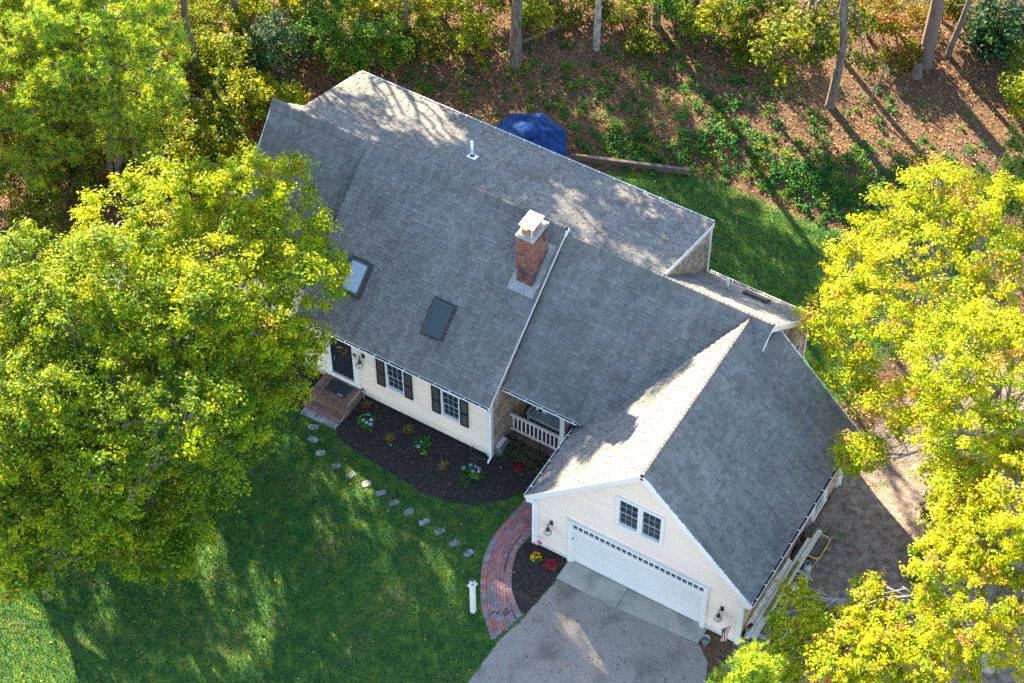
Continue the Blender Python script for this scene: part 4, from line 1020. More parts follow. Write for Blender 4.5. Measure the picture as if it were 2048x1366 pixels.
# small things by the walls
hr = thing('hose_box', (9.16, .62, 0), 'grey hose reel box against the cedar wall beside the corner downspout', 'hose reel')
b_ = MB(); b_.prism([(9.0, .38, 0), (9.3, .38, 0), (9.3, .38, .3), (9.2, .38, .42), (9.0, .38, .42)], (0, .6, 0)); b_.build('box_body', M['greybox'], hr, bevel=.02)
b_ = MB(); b_.box(9.02, 9.18, .42, .94, .43, .45); b_.build('box_lid', M['trim'], hr)
b_ = MB(); b_.tube([(9.32, .42 + .1 * math.cos(t * .6), .2 + .1 * math.sin(t * .6)) for t in range(11)], .012, 6); b_.build('hose', mat('green_hose', (.03, .12, .04), .5), hr)
bk = thing('metal_bucket', (18.9, -2.62, 0), 'small galvanised metal bucket beside the garage door', 'bucket'); b_ = MB(); b_.lathe([(0, .03), (.1, .03), (.1, 0), (.105, 0), (.14, .3), (.15, .31), (.14, .31), (.125, .2), (.1, .06), (0, .06)], (18.9, -2.62, 0), 18); b_.build('bucket_body', M['zinc'], bk, True)
b_ = MB(); b_.tube([(18.9 + .145 * math.cos(t * .314), -2.62 + .02, .3 + .1 * math.sin(t * .314)) for t in range(11)], .006, 5); b_.build('handle', M['zinc'], bk)
pk = thing('garden_stake', (12.42, -2.3, 0), 'bright pink round garden stake in the bed at the garage corner', 'garden stake'); b_ = MB(); b_.tube([(12.42, -2.3, 0), (12.42, -2.3, .5)], .008, 6); b_.build('stake', M['blackmetal'], pk)
b_ = MB(); b_.tube([(12.42 + .085 * math.cos(t * .5236), -2.31, .56 + .07 * math.sin(t * .5236)) for t in range(13)], .02, 6); b_.lathe([(0, .52), (.05, .54), (.06, .57), (.03, .6), (0, .6)], (12.42, -2.31, 0), 8); b_.build('ornament', M['pink'], pk, True)
ls = thing('shepherd_hook', (11.93, -2.35, 0), 'short black hooked garden light standing at the edge of the brick path', 'garden light'); b_ = MB(); b_.tube([(11.93, -2.35, 0), (11.93, -2.35, .38), (11.9, -2.38, .43), (11.85, -2.42, .42)], .012, 6); b_.build('hook', M['blackmetal'], ls); b_ = MB(); b_.lathe([(0, .44), (.04, .41), (.045, .39), (0, .39)], (11.85, -2.42, 0), 8); b_.build('lamp_shade', M['blackmetal'], ls)
cap = thing('cleanout_pipe', (3.72, .05, 0), 'short grey pipe standing by the house wall next to the front steps', 'pipe'); b_ = MB(); b_.tube([(3.72, .08, 0), (3.72, .08, .42)], .03, 10); b_.build('pipe', M['zinc'], cap); b_ = MB(); b_.lathe([(.045, .4), (.045, .46), (0, .47)], (3.72, .08, 0), 10); b_.build('pipe_cap', M['zinc'], cap)
sg_ = thing('hose_bib', (8.55, .05, 0), 'low green garden hose pipe at the house wall near the corner', 'pipe'); b_ = MB(); b_.tube([(8.3, .12, .35), (8.3, -.02, .33), (8.32, -.05, .1), (8.6, -.08, .05), (8.9, -.02, .06)], .014, 6); b_.build('hose', mat('dark_green_hose', (.02, .07, .03), .5), sg_)

# flag at the garage corner
fl = thing('flag', (19.72, -2.2, 1.35), 'small stars and stripes flag hanging from a pole on the garage corner', 'flag'); tip = Vector((19.5, -2.95, 1.85)); b_ = MB(); b_.tube([(19.74, -2.13, 1.35), tip], .012, 6); b_.build('flag_pole', M['trim'], fl); b_ = MB(); b_.lathe([(0, 0), (.025, .02), (0, .045)], tuple(tip), 8); b_.build('finial', M['yellow'], fl, True)
FR, FWm, FB = mat('flag_red', (.42, .02, .03), .8), mat('flag_white', (.72, .7, .68), .8), mat('flag_blue', (.015, .03, .13), .8)
b_ = MB(); a0 = tip + (Vector((19.74, -2.13, 1.35)) - tip) * .05; a1 = tip + (Vector((19.74, -2.13, 1.35)) - tip) * .62; nst, nl = 13, 10
def fp(i, j):
    s_ = i / nst; t_ = j / nl; p = a0.lerp(a1, s_ * (1 - .25 * t_)) ; fold = .05 * math.sin(s_ * 9 + t_ * 2.5) * t_
    return p + Vector((fold, fold * .4, -.78 * t_ - .12 * s_ * t_))
for i in range(nst):
    for j in range(nl):
        mi = 2 if (i < 7 and j < 4) else (0 if i % 2 == 0 else 1)
        b_.face([fp(i, j), fp(i + 1, j), fp(i + 1, j + 1), fp(i, j + 1)], 1, mi)
b_.build('flag_cloth', [FR, FWm, FB], fl)
b_ = MB()
for i in range(7):
    for j in range(4):
        c = (fp(i, j) + fp(i + 1, j + 1)) / 2; n_ = (fp(i + 1, j) - fp(i, j)).cross(fp(i, j + 1) - fp(i, j)).normalized(); e1 = (fp(i + 1, j) - fp(i, j)).normalized() * .014; e2 = Vector((0, 0, .014))
        for sgn in (1, -1): b_.face([c + e1 + n_ * .003 * sgn, c + e2 * .4 + e1 * .3 + n_ * .003 * sgn, c + e2 + n_ * .003 * sgn, c + e2 * .4 - e1 * .3 + n_ * .003 * sgn, c - e1 + n_ * .003 * sgn, c - e2 + n_ * .003 * sgn])
b_.build('stars', FWm, fl)

# boards on sawhorses along the garage side
def board(nm, x0, x1, y0, y1, z0, z1, m_, label, skew=0.0):
    b_ = MB(); b_.prism([(x0, y0, z0), (x1, y0, z0), (x1 + skew, y1, z0), (x0 + skew, y1, z0)], (0, 0, z1 - z0)); return tag(b_.build(nm, M[m_], bevel=.004), label, 'board', 'boards along the garage side')
def sawhorse(y, label):
    t = thing('sawhorse', (20.3, y, 0), label, 'sawhorse', 'sawhorses beside the garage'); b_ = MB(); b_.box(19.92, 20.82, y - .045, y + .045, .5, .59); b_.build('beam', M['wood'], t)
    for sx in (20.0, 20.74):
        for sy in (-1, 1): b_ = MB(); b_.bar((sx, y + sy * .03, .56), (sx + (.1 if sx > 20.5 else -.06), y + sy * .26, -.06), .08, .04); b_.build('leg', M['wood'], t)
    b_ = MB(); b_.box(20.72, 20.78, y - .16, y + .16, .22, .28); b_.build('brace', M['wood'], t)
sawhorse(1.15, 'wooden sawhorse under the boards beside the white pumpkins'); sawhorse(-1.75, 'wooden sawhorse under the board ends near the garage corner')
board('lumber_board', 20.18, 20.36, -2.0, 2.95, .592, .63, 'board', 'longest weathered white board on the sawhorses, outermost of the stack', .05)
board('lumber_board', 20.06, 20.165, -2.1, 2.45, .592, .65, 'board', 'narrow pale board on the sawhorses between the mossy and wide boards', .03)
board('lumber_board', 20.2, 20.3, -1.1, 1.4, .634, .67, 'moss', 'green mossy board lying on top of the sawhorse boards', .02)
board('lumber_board', 19.93, 20.05, -1.5, 1.35, .592, .64, 'board', 'wide pale board on the sawhorses nearest the garage wall', .02)
board('lumber_board', 19.9, 19.925, -1.62, 1.38, .592, .70, 'board', 'thin board standing on edge against the garage wall', .02)
def block(x0, x1, y0, y1, z0, z1, label):
    b_ = MB(); b_.box(x0, x1, y0, y1, z0, z1); return tag(b_.build('concrete_block', M['timber'], bevel=.012), label, 'block', 'blocks at the garage wall')
block(19.9, 20.12, 2.55, 3.1, -.12, .42, 'tall weathered brown block at the garage wall below the window'); block(19.9, 20.1, 1.75, 2.35, -.06, .36, 'weathered block at the garage wall behind the wheelbarrow'); block(19.9, 20.1, -1.9, -1.45, -.02, .3, 'low grey block at the garage wall near the flag'); block(20.1, 20.33, -1.05, -.8, -.02, .2, 'small pale block on the ground under the mossy board')

wb = thing('wheelbarrow', (20.5, 2.35, 0), 'yellow rimmed wheelbarrow with dirty tray beside the board stack', 'wheelbarrow')
def rrect(x0, x1, y0, y1, r, n=5):
    out = []
    for cx, cy, a0_ in ((x1 - r, y1 - r, 0), (x0 + r, y1 - r, 90), (x0 + r, y0 + r, 180), (x1 - r, y0 + r, 270)):
        for k in range(n + 1): a = math.radians(a0_ + 90 * k / n); out.append((cx + r * math.cos(a), cy + r * math.sin(a)))
    return out
top = rrect(20.2, 20.78, 1.85, 2.85, .16); bot = rrect(20.3, 20.68, 2.05, 2.6, .1); n = len(top); b_ = MB(); b_.idx([(p, q, .56) for p, q in top] + [(p, q, .3) for p, q in bot], [(i, (i + 1) % n, n + (i + 1) % n, n + i) for i in range(n)] + [tuple(range(n, 2 * n))]); b_.build('tray', M['tray'], wb)
b_ = MB(); b_.tube([(p, q, .565) for p, q in top + [top[0]]], .016, 6); b_.build('rim', M['yellow'], wb)
for sx in (20.28, 20.7): b_ = MB(); b_.tube([(sx, 3.2, .1), (sx, 2.6, .28), (sx, 1.7, .34), (sx, 1.25, .5)], .02, 6); b_.build('handle', M['wood'], wb); b_ = MB(); b_.tube([(sx, 2.0, .3), (sx, 1.85, -.04), (sx, 2.1, -.04)], .014, 6); b_.build('leg', M['blackmetal'], wb)
b_ = MB(); b_.lathe([(.03, -.04), (.16, -.04), (.19, 0), (.16, .04), (.03, .04)], (0, 0, 0), 16); wo = b_.build('wheel', M['rubber'], wb); wo.matrix_basis = Matrix.Translation((20.49, 3.1, .12)) @ Matrix.Rotation(math.pi / 2, 4, 'Y')
tk = thing('gas_cylinder', (20.52, 1.62, 0), 'grey metal gas cylinder standing between sawhorse and wheelbarrow', 'cylinder'); b_ = MB(); b_.lathe([(0, 0), (.13, 0), (.15, .05), (.155, .28), (.13, .37), (.06, .42), (.05, .43), (0, .43)], (20.52, 1.62, -.02), 18); b_.build('tank_body', M['tank'], tk, True); b_ = MB(); b_.lathe([(.09, .4), (.095, .5), (.085, .5), (.08, .42)], (20.52, 1.62, -.02), 14); b_.build('collar', M['tank'], tk); b_ = MB(); b_.lathe([(.03, .42), (.03, .5), (0, .51)], (20.52, 1.62, -.02), 8); b_.build('valve', M['blackmetal'], tk)
def pumpkin(x, y, r, label):
    t = thing('pumpkin', (x, y, 0), label, 'pumpkin', 'white pumpkins under the boards'); b_ = MB(); vs, fs = [], []; nu, nv = 24, 9
    for j in range(nv + 1):
        a = math.pi * j / nv
        for i in range(nu): th = 6.28318 * i / nu; rr = r * math.sin(a) * (1 - .1 * abs(math.sin(th * 4))) ; vs.append((x + rr * math.cos(th), y + rr * math.sin(th), r * .8 - r * .8 * math.cos(a) * (1 - .2 * math.exp(-((math.sin(a)) * 3) ** 2)) - .02))
    for j in range(nv):
        for i in range(nu): fs.append((j * nu + i, j * nu + (i + 1) % nu, (j + 1) * nu + (i + 1) % nu, (j + 1) * nu + i))
    b_.idx(vs, fs); b_.build('gourd', M['pumpkin'], t, True); b_ = MB(); b_.tube([(x, y, r * 1.4), (x + .01, y, r * 1.75)], [.025, .018], 6); b_.build('stem', M['wood'], t)
pumpkin(20.53, 1.2, .17, 'white pumpkin under the boards next to the gas cylinder'); pumpkin(20.47, .78, .18, 'white pumpkin under the boards farther from the gas cylinder'); pumpkin(20.42, -.45, .14, 'pale pumpkin behind the orange leaved branch under the boards')

# back yard: parasol, timber edging
ub = thing('patio_umbrella', (3.25, 12.5, 0), 'large blue octagonal patio umbrella behind the house', 'umbrella'); ux, uy = 3.25, 12.5
b_ = MB(); b_.tube([(ux, uy, 0), (ux, uy, 2.6)], .025, 10); b_.build('pole', M['wood'], ub); b_ = MB(); b_.lathe([(0, .1), (.28, .08), (.3, 0), (0, 0)], (ux, uy, 0), 16); b_.build('base', M['concrete'], ub)
tilt = Matrix.Translation((ux, uy, 2.1)) @ Matrix.Rotation(.14, 4, Vector((.6, .8, 0))) @ Matrix.Translation((-ux, -uy, -2.1))
def gore(k, r0, r1, z0, z1, m_, nm, sag=.05, lift=0):
    a0_, a1_ = k * math.pi / 4 + .2, (k + 1) * math.pi / 4 + .2; b_ = MB(); nr, na = 6, 5; vs, fs = [], []
    for i in range(nr + 1):
        t = i / nr; r_ = r0 + (r1 - r0) * t
        for j in range(na + 1):
            s_ = j / na; p0_ = Vector((math.cos(a0_), math.sin(a0_), 0)); p1_ = Vector((math.cos(a1_), math.sin(a1_), 0)); p = p0_.lerp(p1_, s_) * r_
            z = z0 + (z1 - z0) * t ** 1.15 - sag * 4 * s_ * (1 - s_) * t; vs.append(tilt @ Vector((ux + p.x, uy + p.y, z + lift)))
    for i in range(nr):
        for j in range(na): q = i * (na + 1) + j; fs.append((q, q + 1, q + na + 2, q + na + 1))
    b_.idx(vs, fs); return b_.build(nm, m_, ub, True)
for k in range(8): gore(k, .2, 1.55, 2.5, 1.95, M['blue'], 'canopy_panel'); gore(k, .02, .72, 2.66, 2.4, M['blue'], 'vent_panel', .02)
for k in range(8):
    a = k * math.pi / 4 + .2; b_ = MB(); b_.tube([tilt @ Vector((ux + r_ * math.cos(a), uy + r_ * math.sin(a), z)) for r_, z in ((.05, 2.48), (.8, 2.2), (1.54, 1.93))], .01, 5); b_.build('rib', M['blackmetal'], ub)
b_ = MB(); b_.lathe([(.035, 0), (.035, .06), (0, .09)], tuple(tilt @ Vector((ux, uy, 2.64))), 10); b_.build('finial', M['blackmetal'], ub)
def timber(p0_, p1_, z, label):
    b_ = MB(); b_.bar((p0_[0], p0_[1], z), (p1_[0], p1_[1], z), .15, .14); return tag(b_.build('landscape_timber', M['timber'], bevel=.02), label, 'timber', 'timber edging behind the lawn')
timber((4.0, 14.1), (6.3, 15.02), .1, 'lower landscape timber of the lawn edging, end nearest the umbrella'); timber((6.32, 15.03), (8.62, 15.86), .1, 'lower landscape timber of the lawn edging, end farthest from the umbrella'); timber((4.15, 14.2), (8.55, 15.87), .225, 'upper landscape timber laid along the back lawn edging')
b_ = MB(); b_.bar((4.35, 14.28, .31), (4.75, 14.43, .31), .05, .025); tag(b_.build('yellow_level', M['yellow']), 'thin yellow stick lying on the landscape timber', 'stick')
bs = thing('back_steps', (12.75, 10.0, 0), 'pale wooden steps behind the house at the dormer corner', 'steps')
for k in range(4): b_ = MB(); b_.box(12.2, 13.3, 9.1 + k * .3, 9.42 + k * .3, .72 - k * .19, .76 - k * .19); b_.build('tread', M['board'], bs)
for sx in (12.2, 13.3): b_ = MB(); b_.bar((sx, 9.05, .78), (sx, 10.4, -.05), .04, .22); b_.build('stringer', M['board'], bs)
# ------------------------------------------------------------------ plants
def unit(v): return v / np.maximum(1e-9, np.linalg.norm(v, axis=-1, keepdims=True))
def rdir(n): return unit(RNG.normal(size=(n, 3)))

def leaf_mesh(name, C, Nn, ln, wd, col, material, bend=0.0):
    """one four-cornered blade per leaf"""
    n = len(C); t = unit(np.cross(Nn, rdir(n))); s_ = np.cross(Nn, t)
    v = np.empty((n, 4, 3)); v[:, 0] = C - t * (ln / 2)[:, None]; v[:, 2] = C + t * (ln / 2)[:, None]
    v[:, 1] = C + s_ * (wd / 2)[:, None] + Nn * (bend * wd)[:, None] + t * (ln * .06)[:, None]; v[:, 3] = C - s_ * (wd / 2)[:, None] + Nn * (bend * wd)[:, None] + t * (ln * .06)[:, None]
    me = np_mesh(name, v.reshape(-1, 3), np.arange(n * 4).reshape(n, 4), [material])
    a = me.attributes.new('col', 'FLOAT_COLOR', 'FACE'); c4 = np.ones((n, 4), np.float32); c4[:, :3] = col; a.data.foreach_set('color', c4.ravel())
    return me

def tri_mesh(name, P0, P1, P2, col, material):
    n = len(P0); v = np.stack([P0, P1, P2], 1).reshape(-1, 3); me = np_mesh(name, v, np.arange(n * 3).reshape(n, 3), [material])
    a = me.attributes.new('col', 'FLOAT_COLOR', 'FACE'); c4 = np.ones((n, 4), np.float32); c4[:, :3] = col; a.data.foreach_set('color', c4.ravel()); return me

def roof_z(x, y):
    """height of the built roof above (x, y); very low where nothing stands"""
    z = np.full(x.shape, -50.0)
    m_ = (x > XS) & (x < XR + .2) & (y > -.3) & (y < YR); z = np.where(m_, ZE + (ZR - ZE) / YR * np.maximum(y, 0), z)
    m_ = (x > XL - .2) & (x <= XS) & (y > 1.0) & (y < YR); z = np.where(m_, ZR - 1.19 * (YR - y), z)
    m_ = (x > XL - .2) & (x < XDR) & (y >= YR) & (y < YD + .2); z = np.where(m_, ZR - (y - YR) * .33, z)
    m_ = (x >= XDR) & (x < XK + .2) & (y >= YR) & (y < YR2 + .2); z = np.where(m_, ZL - (y - YR) * .93, z)
    m_ = (x > XGL - .2) & (x < XGR + .2) & (y > YF - .3) & (y < YB + .2); z = np.where(m_, np.maximum(z, ZG - np.abs(x - XG) * SG), z)
    return z

PAL = {
 'oak':    [((.37, .405, .005), 6), ((.26, .335, .006), 5), ((.12, .21, .010), 5), ((.40, .40, .010), 2), ((.40, .26, .03), .25)],
 'oakshade': [((.24, .31, .006), 5), ((.15, .235, .009), 5), ((.075, .145, .012), 5), ((.35, .37, .008), 2), ((.34, .22, .03), .15)],  # darker oak greens: the crown's shaded side painted into the leaf colour
 'oakR':   [((.41, .435, .007), 6), ((.32, .385, .008), 5), ((.16, .26, .010), 3), ((.47, .42, .02), 1.8), ((.50, .28, .07), .9), ((.36, .17, .05), .4)],
 'oakO':   [((.45, .43, .012), 5), ((.40, .42, .010), 5), ((.23, .33, .012), 4), ((.48, .32, .06), 1.6), ((.44, .19, .06), .4)],
 'green':  [((.05, .135, .016), 5), ((.075, .18, .018), 4), ((.13, .22, .014), 3), ((.25, .28, .014), .8)],
 'ygreen': [((.20, .25, .008), 5), ((.29, .30, .008), 4), ((.10, .165, .010), 5), ((.34, .29, .02), .8)],
 'dark':   [((.016, .055, .034), 5), ((.026, .072, .036), 4), ((.05, .105, .03), 2)],
 'olive':  [((.11, .145, .010), 5), ((.18, .20, .010), 4), ((.06, .10, .012), 5), ((.25, .19, .03), .8)],
 'rust':   [((.22, .155, .028), 4), ((.2, .205, .018), 4), ((.26, .10, .03), 1.6), ((.10, .13, .014), 3)],
 'pine':   [((.26, .38, .030), 5), ((.37, .45, .030), 4), ((.13, .26, .04), 4), ((.46, .48, .04), 2)],
 'pinedk': [((.10, .2, .04), 5), ((.15, .25, .035), 4), ((.22, .31, .035), 2)],
 'cover':  [((.03, .13, .028), 5), ((.055, .18, .028), 4), ((.11, .23, .02), 2), ((.2, .25, .025), .8)],
}
def pick_cols(pal, n):
    cs = np.array([c for c, _ in PAL[pal]]); w = np.array([w for _, w in PAL[pal]], float); return cs[RNG.choice(len(cs), n, p=w / w.sum())]

def foliage(name, parent, lobes, ncl, per, pal, size=.15, rcl=(.3, .55), low=-.35, inner=.12, clear=True, hang=0.0):
    """leaf clumps spread over the outer shell of overlapping lobes"""
    lobes = np.array(lobes, float); vol = lobes[:, 3] * lobes[:, 4] + .3; k = RNG.choice(len(lobes), ncl * 3, p=vol / vol.sum())
    d = rdir(ncl * 3); d[:, 2] = np.where(d[:, 2] < low, -d[:, 2], d[:, 2]); rad = np.where(RNG.random(ncl * 3) < inner, RNG.uniform(.25, .7, ncl * 3), RNG.uniform(.74, 1.09, ncl * 3))
    c = lobes[k, :3] + d * lobes[k, 3:6] * rad[:, None]
    deep = np.zeros(len(c), bool)
    for i in range(len(lobes)): q = np.linalg.norm((c - lobes[i, :3]) / lobes[i, 3:6], axis=1); deep |= (q < .72) & (k != i)
    keep = ~(deep & (RNG.random(len(c)) > inner))
    c, d = c[keep][:ncl], d[keep][:ncl]; m_ = len(c)
    r = RNG.uniform(*rcl, m_); N_ = m_ * per
    ci = np.repeat(np.arange(m_), per); off = rdir(N_) * (RNG.random(N_) ** .45)[:, None] * r[ci][:, None]; off[:, 2] *= .55; spray = unit(d * np.array([1, 1, .3]) + rdir(m_) * .8); off = off + spray[ci] * (RNG.uniform(-.9, .9, N_) * r[ci])[:, None]
    P_ = c[ci] + off; nrm = unit(np.array([0, 0, .75]) + d[ci] * .35 + off / r[ci][:, None] * .35 + rdir(N_) * .75)
    ccol = pick_cols(pal, m_) * RNG.uniform(.82, 1.15, (m_, 1)); col = np.where(RNG.random((N_, 1)) < .72, ccol[ci], pick_cols(pal, N_)) * RNG.uniform(.75, 1.25, (N_, 1))
    if clear:
        ok = P_[:, 2] > roof_z(P_[:, 0], P_[:, 1]) + .12; P_, nrm, col = P_[ok], nrm[ok], col[ok]
    ok = P_[:, 2] > terrain(P_[:, 0], P_[:, 1]) + .02; P_, nrm, col = P_[ok], nrm[ok], col[ok]
    ln = size * RNG.uniform(.55, 1.45, len(P_)); wd = ln * RNG.uniform(.42, .62, len(P_))
    o = link(name, leaf_mesh(name, P_, nrm, ln, wd, col, M['leaf'], .12), parent); return o, c

def limb_path(a, b, sag, n=6, jit=.12):
    a, b = np.array(a, float), np.array(b, float); out = []
    for i in range(n + 1):
        t = i / n; p = a * (1 - t) + b * t; p[2] += sag * math.sin(t * math.pi); L_ = np.linalg.norm(b - a)
        if 0 < i < n: p = p + RNG.normal(0, jit * .12 * L_ ** .7, 3)
        out.append(p)
    return out

def make_lobes(c, R, Rz, n, seed, spread=.62):
    rg = np.random.default_rng(seed); out = [(c[0], c[1], c[2], R * .62, R * .62, Rz * .72)]
    for i in range(n):
        a = 6.28318 * (i + rg.uniform(-.3, .3)) / n * (1 if n < 7 else 2); e = rg.uniform(-.35, .75); q = rg.uniform(.8, 1.1) * spread
        rr = R * rg.uniform(.3, .46); out.append((c[0] + R * q * math.cos(a) * math.cos(e * .8), c[1] + R * q * math.sin(a) * math.cos(e * .8), c[2] + Rz * .7 * math.sin(e), rr, rr, rr * rg.uniform(.6, .85)))
    return out

def tree(name, label, base, crown_c, R, Rz, nl, ncl, per, pal, trunk_r=.2, bark='barkL', seed=0, size=.122, extra=None, group='trees of the yard', fork=.45, lean=None, low=-.35, rcl=(.16, .42), inner=.14, twigs=4):
    base = np.array(base, float); base[2] = float(terrain(base[0], base[1])); cc = np.array(crown_c, float)
    t = thing(name, base, label, 'tree', group); lobes = make_lobes(cc, R, Rz, nl, seed) + (extra or [])
    fo, cl = foliage('crown', t, lobes, ncl, per, pal, size, low=low, rcl=rcl, inner=inner)
    tr = MB(); fk = base + (cc - base) * fork; fk[2] = base[2] + (cc[2] - base[2]) * fork
    pth = limb_path(base - np.array([0, 0, .15]), fk, 0, 6, .12); pth[1] = pth[0] + np.array([0, 0, .3]); rad = [trunk_r * 1.55, trunk_r * 1.15] + list(np.linspace(trunk_r, trunk_r * .75, len(pth) - 2)); tr.tube(pth, rad, 10)
    tr.build('trunk', M[bark], t, True)
    br = MB()
    for (x, y, z, rx, ry, rz) in lobes:
        e = np.array([x, y, z]); L_ = np.linalg.norm(e - fk); q = limb_path(fk, e, .08 * L_, 6, .5); r0 = trunk_r * min(.62, .24 + rx * .15); br.tube(q, list(np.linspace(r0, r0 * .35, len(q))), 6)
        near = cl[np.argsort(np.linalg.norm(cl - e, axis=1))[:40]]
        if len(near):
            for j in RNG.choice(len(near), min(twigs * 2, len(near)), replace=False): i0 = RNG.integers(3, 7); br.tube(limb_path(q[i0], near[j], .05, 4, .6), list(np.linspace(r0 * .34, .012, 5)), 5)
    br.build('branches', M[bark], t, True)
    return t

def pine(name, label, base, H, R, ntuft, pal, seed, trunk_r=.16, z0=.3, group='pine trees', nn=13, ln=.19, forks=2):
    base = np.array(base, float); base[2] = float(terrain(base[0], base[1])); t = thing(name, base, label, 'tree', group); rg = np.random.default_rng(seed)
    tr = MB(); br = MB(); tips = []
    for fk in range(forks):
        top = base + np.array([rg.uniform(-.14, .14) * H if forks > 1 else 0, rg.uniform(-.14, .14) * H if forks > 1 else 0, H * (1 - .1 * fk)]); pth = limb_path(base - np.array([0, 0, .1]), top, 0, 9, .22); tr.tube(pth, list(np.linspace(trunk_r * (1 - .25 * fk), .03, len(pth))), 8); pth = np.array(pth)
        nb = int(26 if forks > 1 else 34)
        for i in range(nb):
            f = z0 + (1 - z0) * (i + .5) / nb; q = f * 9; k = int(min(8, q)); p = pth[k] * (1 - (q - k)) + pth[k + 1] * (q - k); a = i * 2.4 + rg.uniform(-.4, .4); prof = (1 - (2 * max(f - z0, 0) / (1 - z0) - .55) ** 2 * .62) if f < .82 else .72 * (1 - f) / .18 + .18
            Lb = R * max(.2, prof) * rg.uniform(.75, 1.1); e = p + np.array([math.cos(a) * Lb, math.sin(a) * Lb, Lb * rg.uniform(.05, .4)]); q_ = limb_path(p, e, -.06 * Lb, 5, .4); br.tube(q_, list(np.linspace(.045, .012, 6)), 5)
            for j in range(10):
                t_ = rg.uniform(.4, 1.0); s_ = q_[min(5, int(t_ * 5))]; e2 = s_ + (rdir(1)[0] * np.array([1, 1, .5]) + np.array([0, 0, .25])) * Lb * .3; br.tube([s_, e2], [.014, .006], 4); tips.append((s_, e2))
        tips.append((top - np.array([0, 0, .5]), top))
    tr.build('trunk', M['barkD'], t, True); br.build('branches', M['bark'], t, True)
    S_ = np.array([a for a, _ in tips]); E_ = np.array([b for _, b in tips]); k = RNG.integers(0, len(tips), ntuft); f = RNG.uniform(.25, 1.05, (ntuft, 1)); c = S_[k] * (1 - f) + E_[k] * f + RNG.normal(0, .13, (ntuft, 3)); ax = unit((E_ - S_)[k] + np.array([0, 0, .25]) + rdir(ntuft) * .2)
    c = c[c[:, 2] > roof_z(c[:, 0], c[:, 1]) + .25]; ax = ax[:len(c)]; nt_ = len(c); n = nt_ * nn; ci = np.repeat(np.arange(nt_), nn); d = unit(ax[ci] * .45 + rdir(n) * 1.0); s_ = unit(np.cross(d, rdir(n))) * .018; L_ = ln * RNG.uniform(.7, 1.2, (n, 1)); ccol = pick_cols(pal, nt_) * RNG.uniform(.8, 1.2, (nt_, 1))
    link('crown', tri_mesh('crown', c[ci] - s_, c[ci] + s_, c[ci] + d * L_, ccol[ci] * RNG.uniform(.8, 1.2, (n, 1)), M['needle']), t)
    return t

def cpx(u, v, z): return at(u, v, z)
def lob(u, v, z, r, rz=None): p = cpx(u, v, z); return (p[0], p[1], p[2], r, r, rz or r * .7)

# --- the yard's big left trees
tree('oak_tree', 'tall yellow green oak whose crown overhangs the front door and roof', at(445, 815), cpx(430, 570, 6.9), 3.9, 2.7, 9, 1000, 82, 'oak', .22, 'barkL', 3,
     extra=[lob(605, 550, 7.0, 1.5), lob(590, 440, 7.6, 1.3), lob(550, 380, 8.2, 1.4), lob(470, 360, 8.6, 1.3), lob(330, 410, 8.4, 1.6), lob(250, 440, 8.2, 1.5), lob(600, 690, 4.6, 1.1), lob(560, 760, 4.0, 1.2), lob(430, 720, 4.8, 1.9), lob(330, 700, 5.0, 1.8), lob(250, 640, 5.2, 2.0), lob(190, 570, 6.0, 1.8)], group='oak trees left of the house')
tree('oak_tree', 'large oak in the front lawn, its trunk shadow crossing the grass', at(262, 1062), cpx(260, 835, 6.2), 4.4, 3.2, 10, 900, 80, 'oakshade', .24, 'barkL', 5,
     extra=[lob(390, 1010, 4.0, 1.1), lob(470, 850, 5, 1.4), lob(380, 1060, 3.2, .8), lob(240, 560, 8.5, 2.0), lob(130, 620, 8.2, 1.9), lob(360, 640, 8.0, 1.8)], group='oak trees left of the house')
tree('oak_tree', 'oak at the left edge of the front lawn', at(-10, 1010), cpx(10, 800, 6.0), 4.2, 3.0, 9, 720, 76, 'oakshade', .22, 'barkL', 8,
     extra=[lob(60, 560, 8.0, 1.9), lob(20, 640, 7.5, 1.8), lob(130, 900, 5, 1.6)], group='oak trees left of the house')
tree('oak_tree', 'low shade-toned green oak nearest the lower left lawn', at(95, 1195), cpx(110, 1030, 4.2), 3.0, 2.2, 8, 500, 74, 'oakshade', .14, 'bark', 12, extra=[lob(250, 1080, 3.4, 1.3), lob(330, 1120, 2.8, .9)], group='oak trees left of the house')
# --- pines, top left
pine('pine_tree', 'tall forked pine beside the left end of the roof', at(238, 372), 10.6, 3.9, 9500, 'pine', 4, .19, .3, 'pine trees left of the house')
pine('pine_tree', 'pine at the far left edge behind the oaks', at(-30, 430), 10.8, 3.9, 8500, 'pine', 9, .17, .3, 'pine trees left of the house')
pine('pine_tree', 'pine in the upper left corner behind the forked pine', at(70, 190), 9.0, 3.6, 6000, 'pine', 14, .16, .35, 'pine trees left of the house')
# --- right side oaks
tree('oak_tree', 'bright yellow oak beyond the garage roof corner', at(1895, 790), cpx(1850, 560, 6.2), 3.7, 2.7, 9, 470, 100, 'oakR', .21, 'barkL', 21, size=.105, inner=.05, twigs=7,
     extra=[lob(1660, 640, 5.0, 1.1), lob(1720, 560, 5.4, 1.3), lob(1870, 400, 7.2, 1.6), lob(1980, 430, 7.2, 1.7), lob(1690, 740, 4.2, 1.2), lob(1770, 500, 6.4, 1.3)], group='oak trees right of the house')
tree('oak_tree', 'yellow oak at the right edge over the bare dirt yard', at(2010, 1040), cpx(1985, 800, 6.0), 3.3, 2.5, 8, 450, 100, 'oakR', .2, 'barkL', 25, size=.105, inner=.05, twigs=7,
     extra=[lob(1760, 830, 4.2, 1.0), lob(1720, 910, 3.6, .8), lob(1960, 680, 7, 1.5), lob(1850, 800, 5, 1.2)], group='oak trees right of the house')
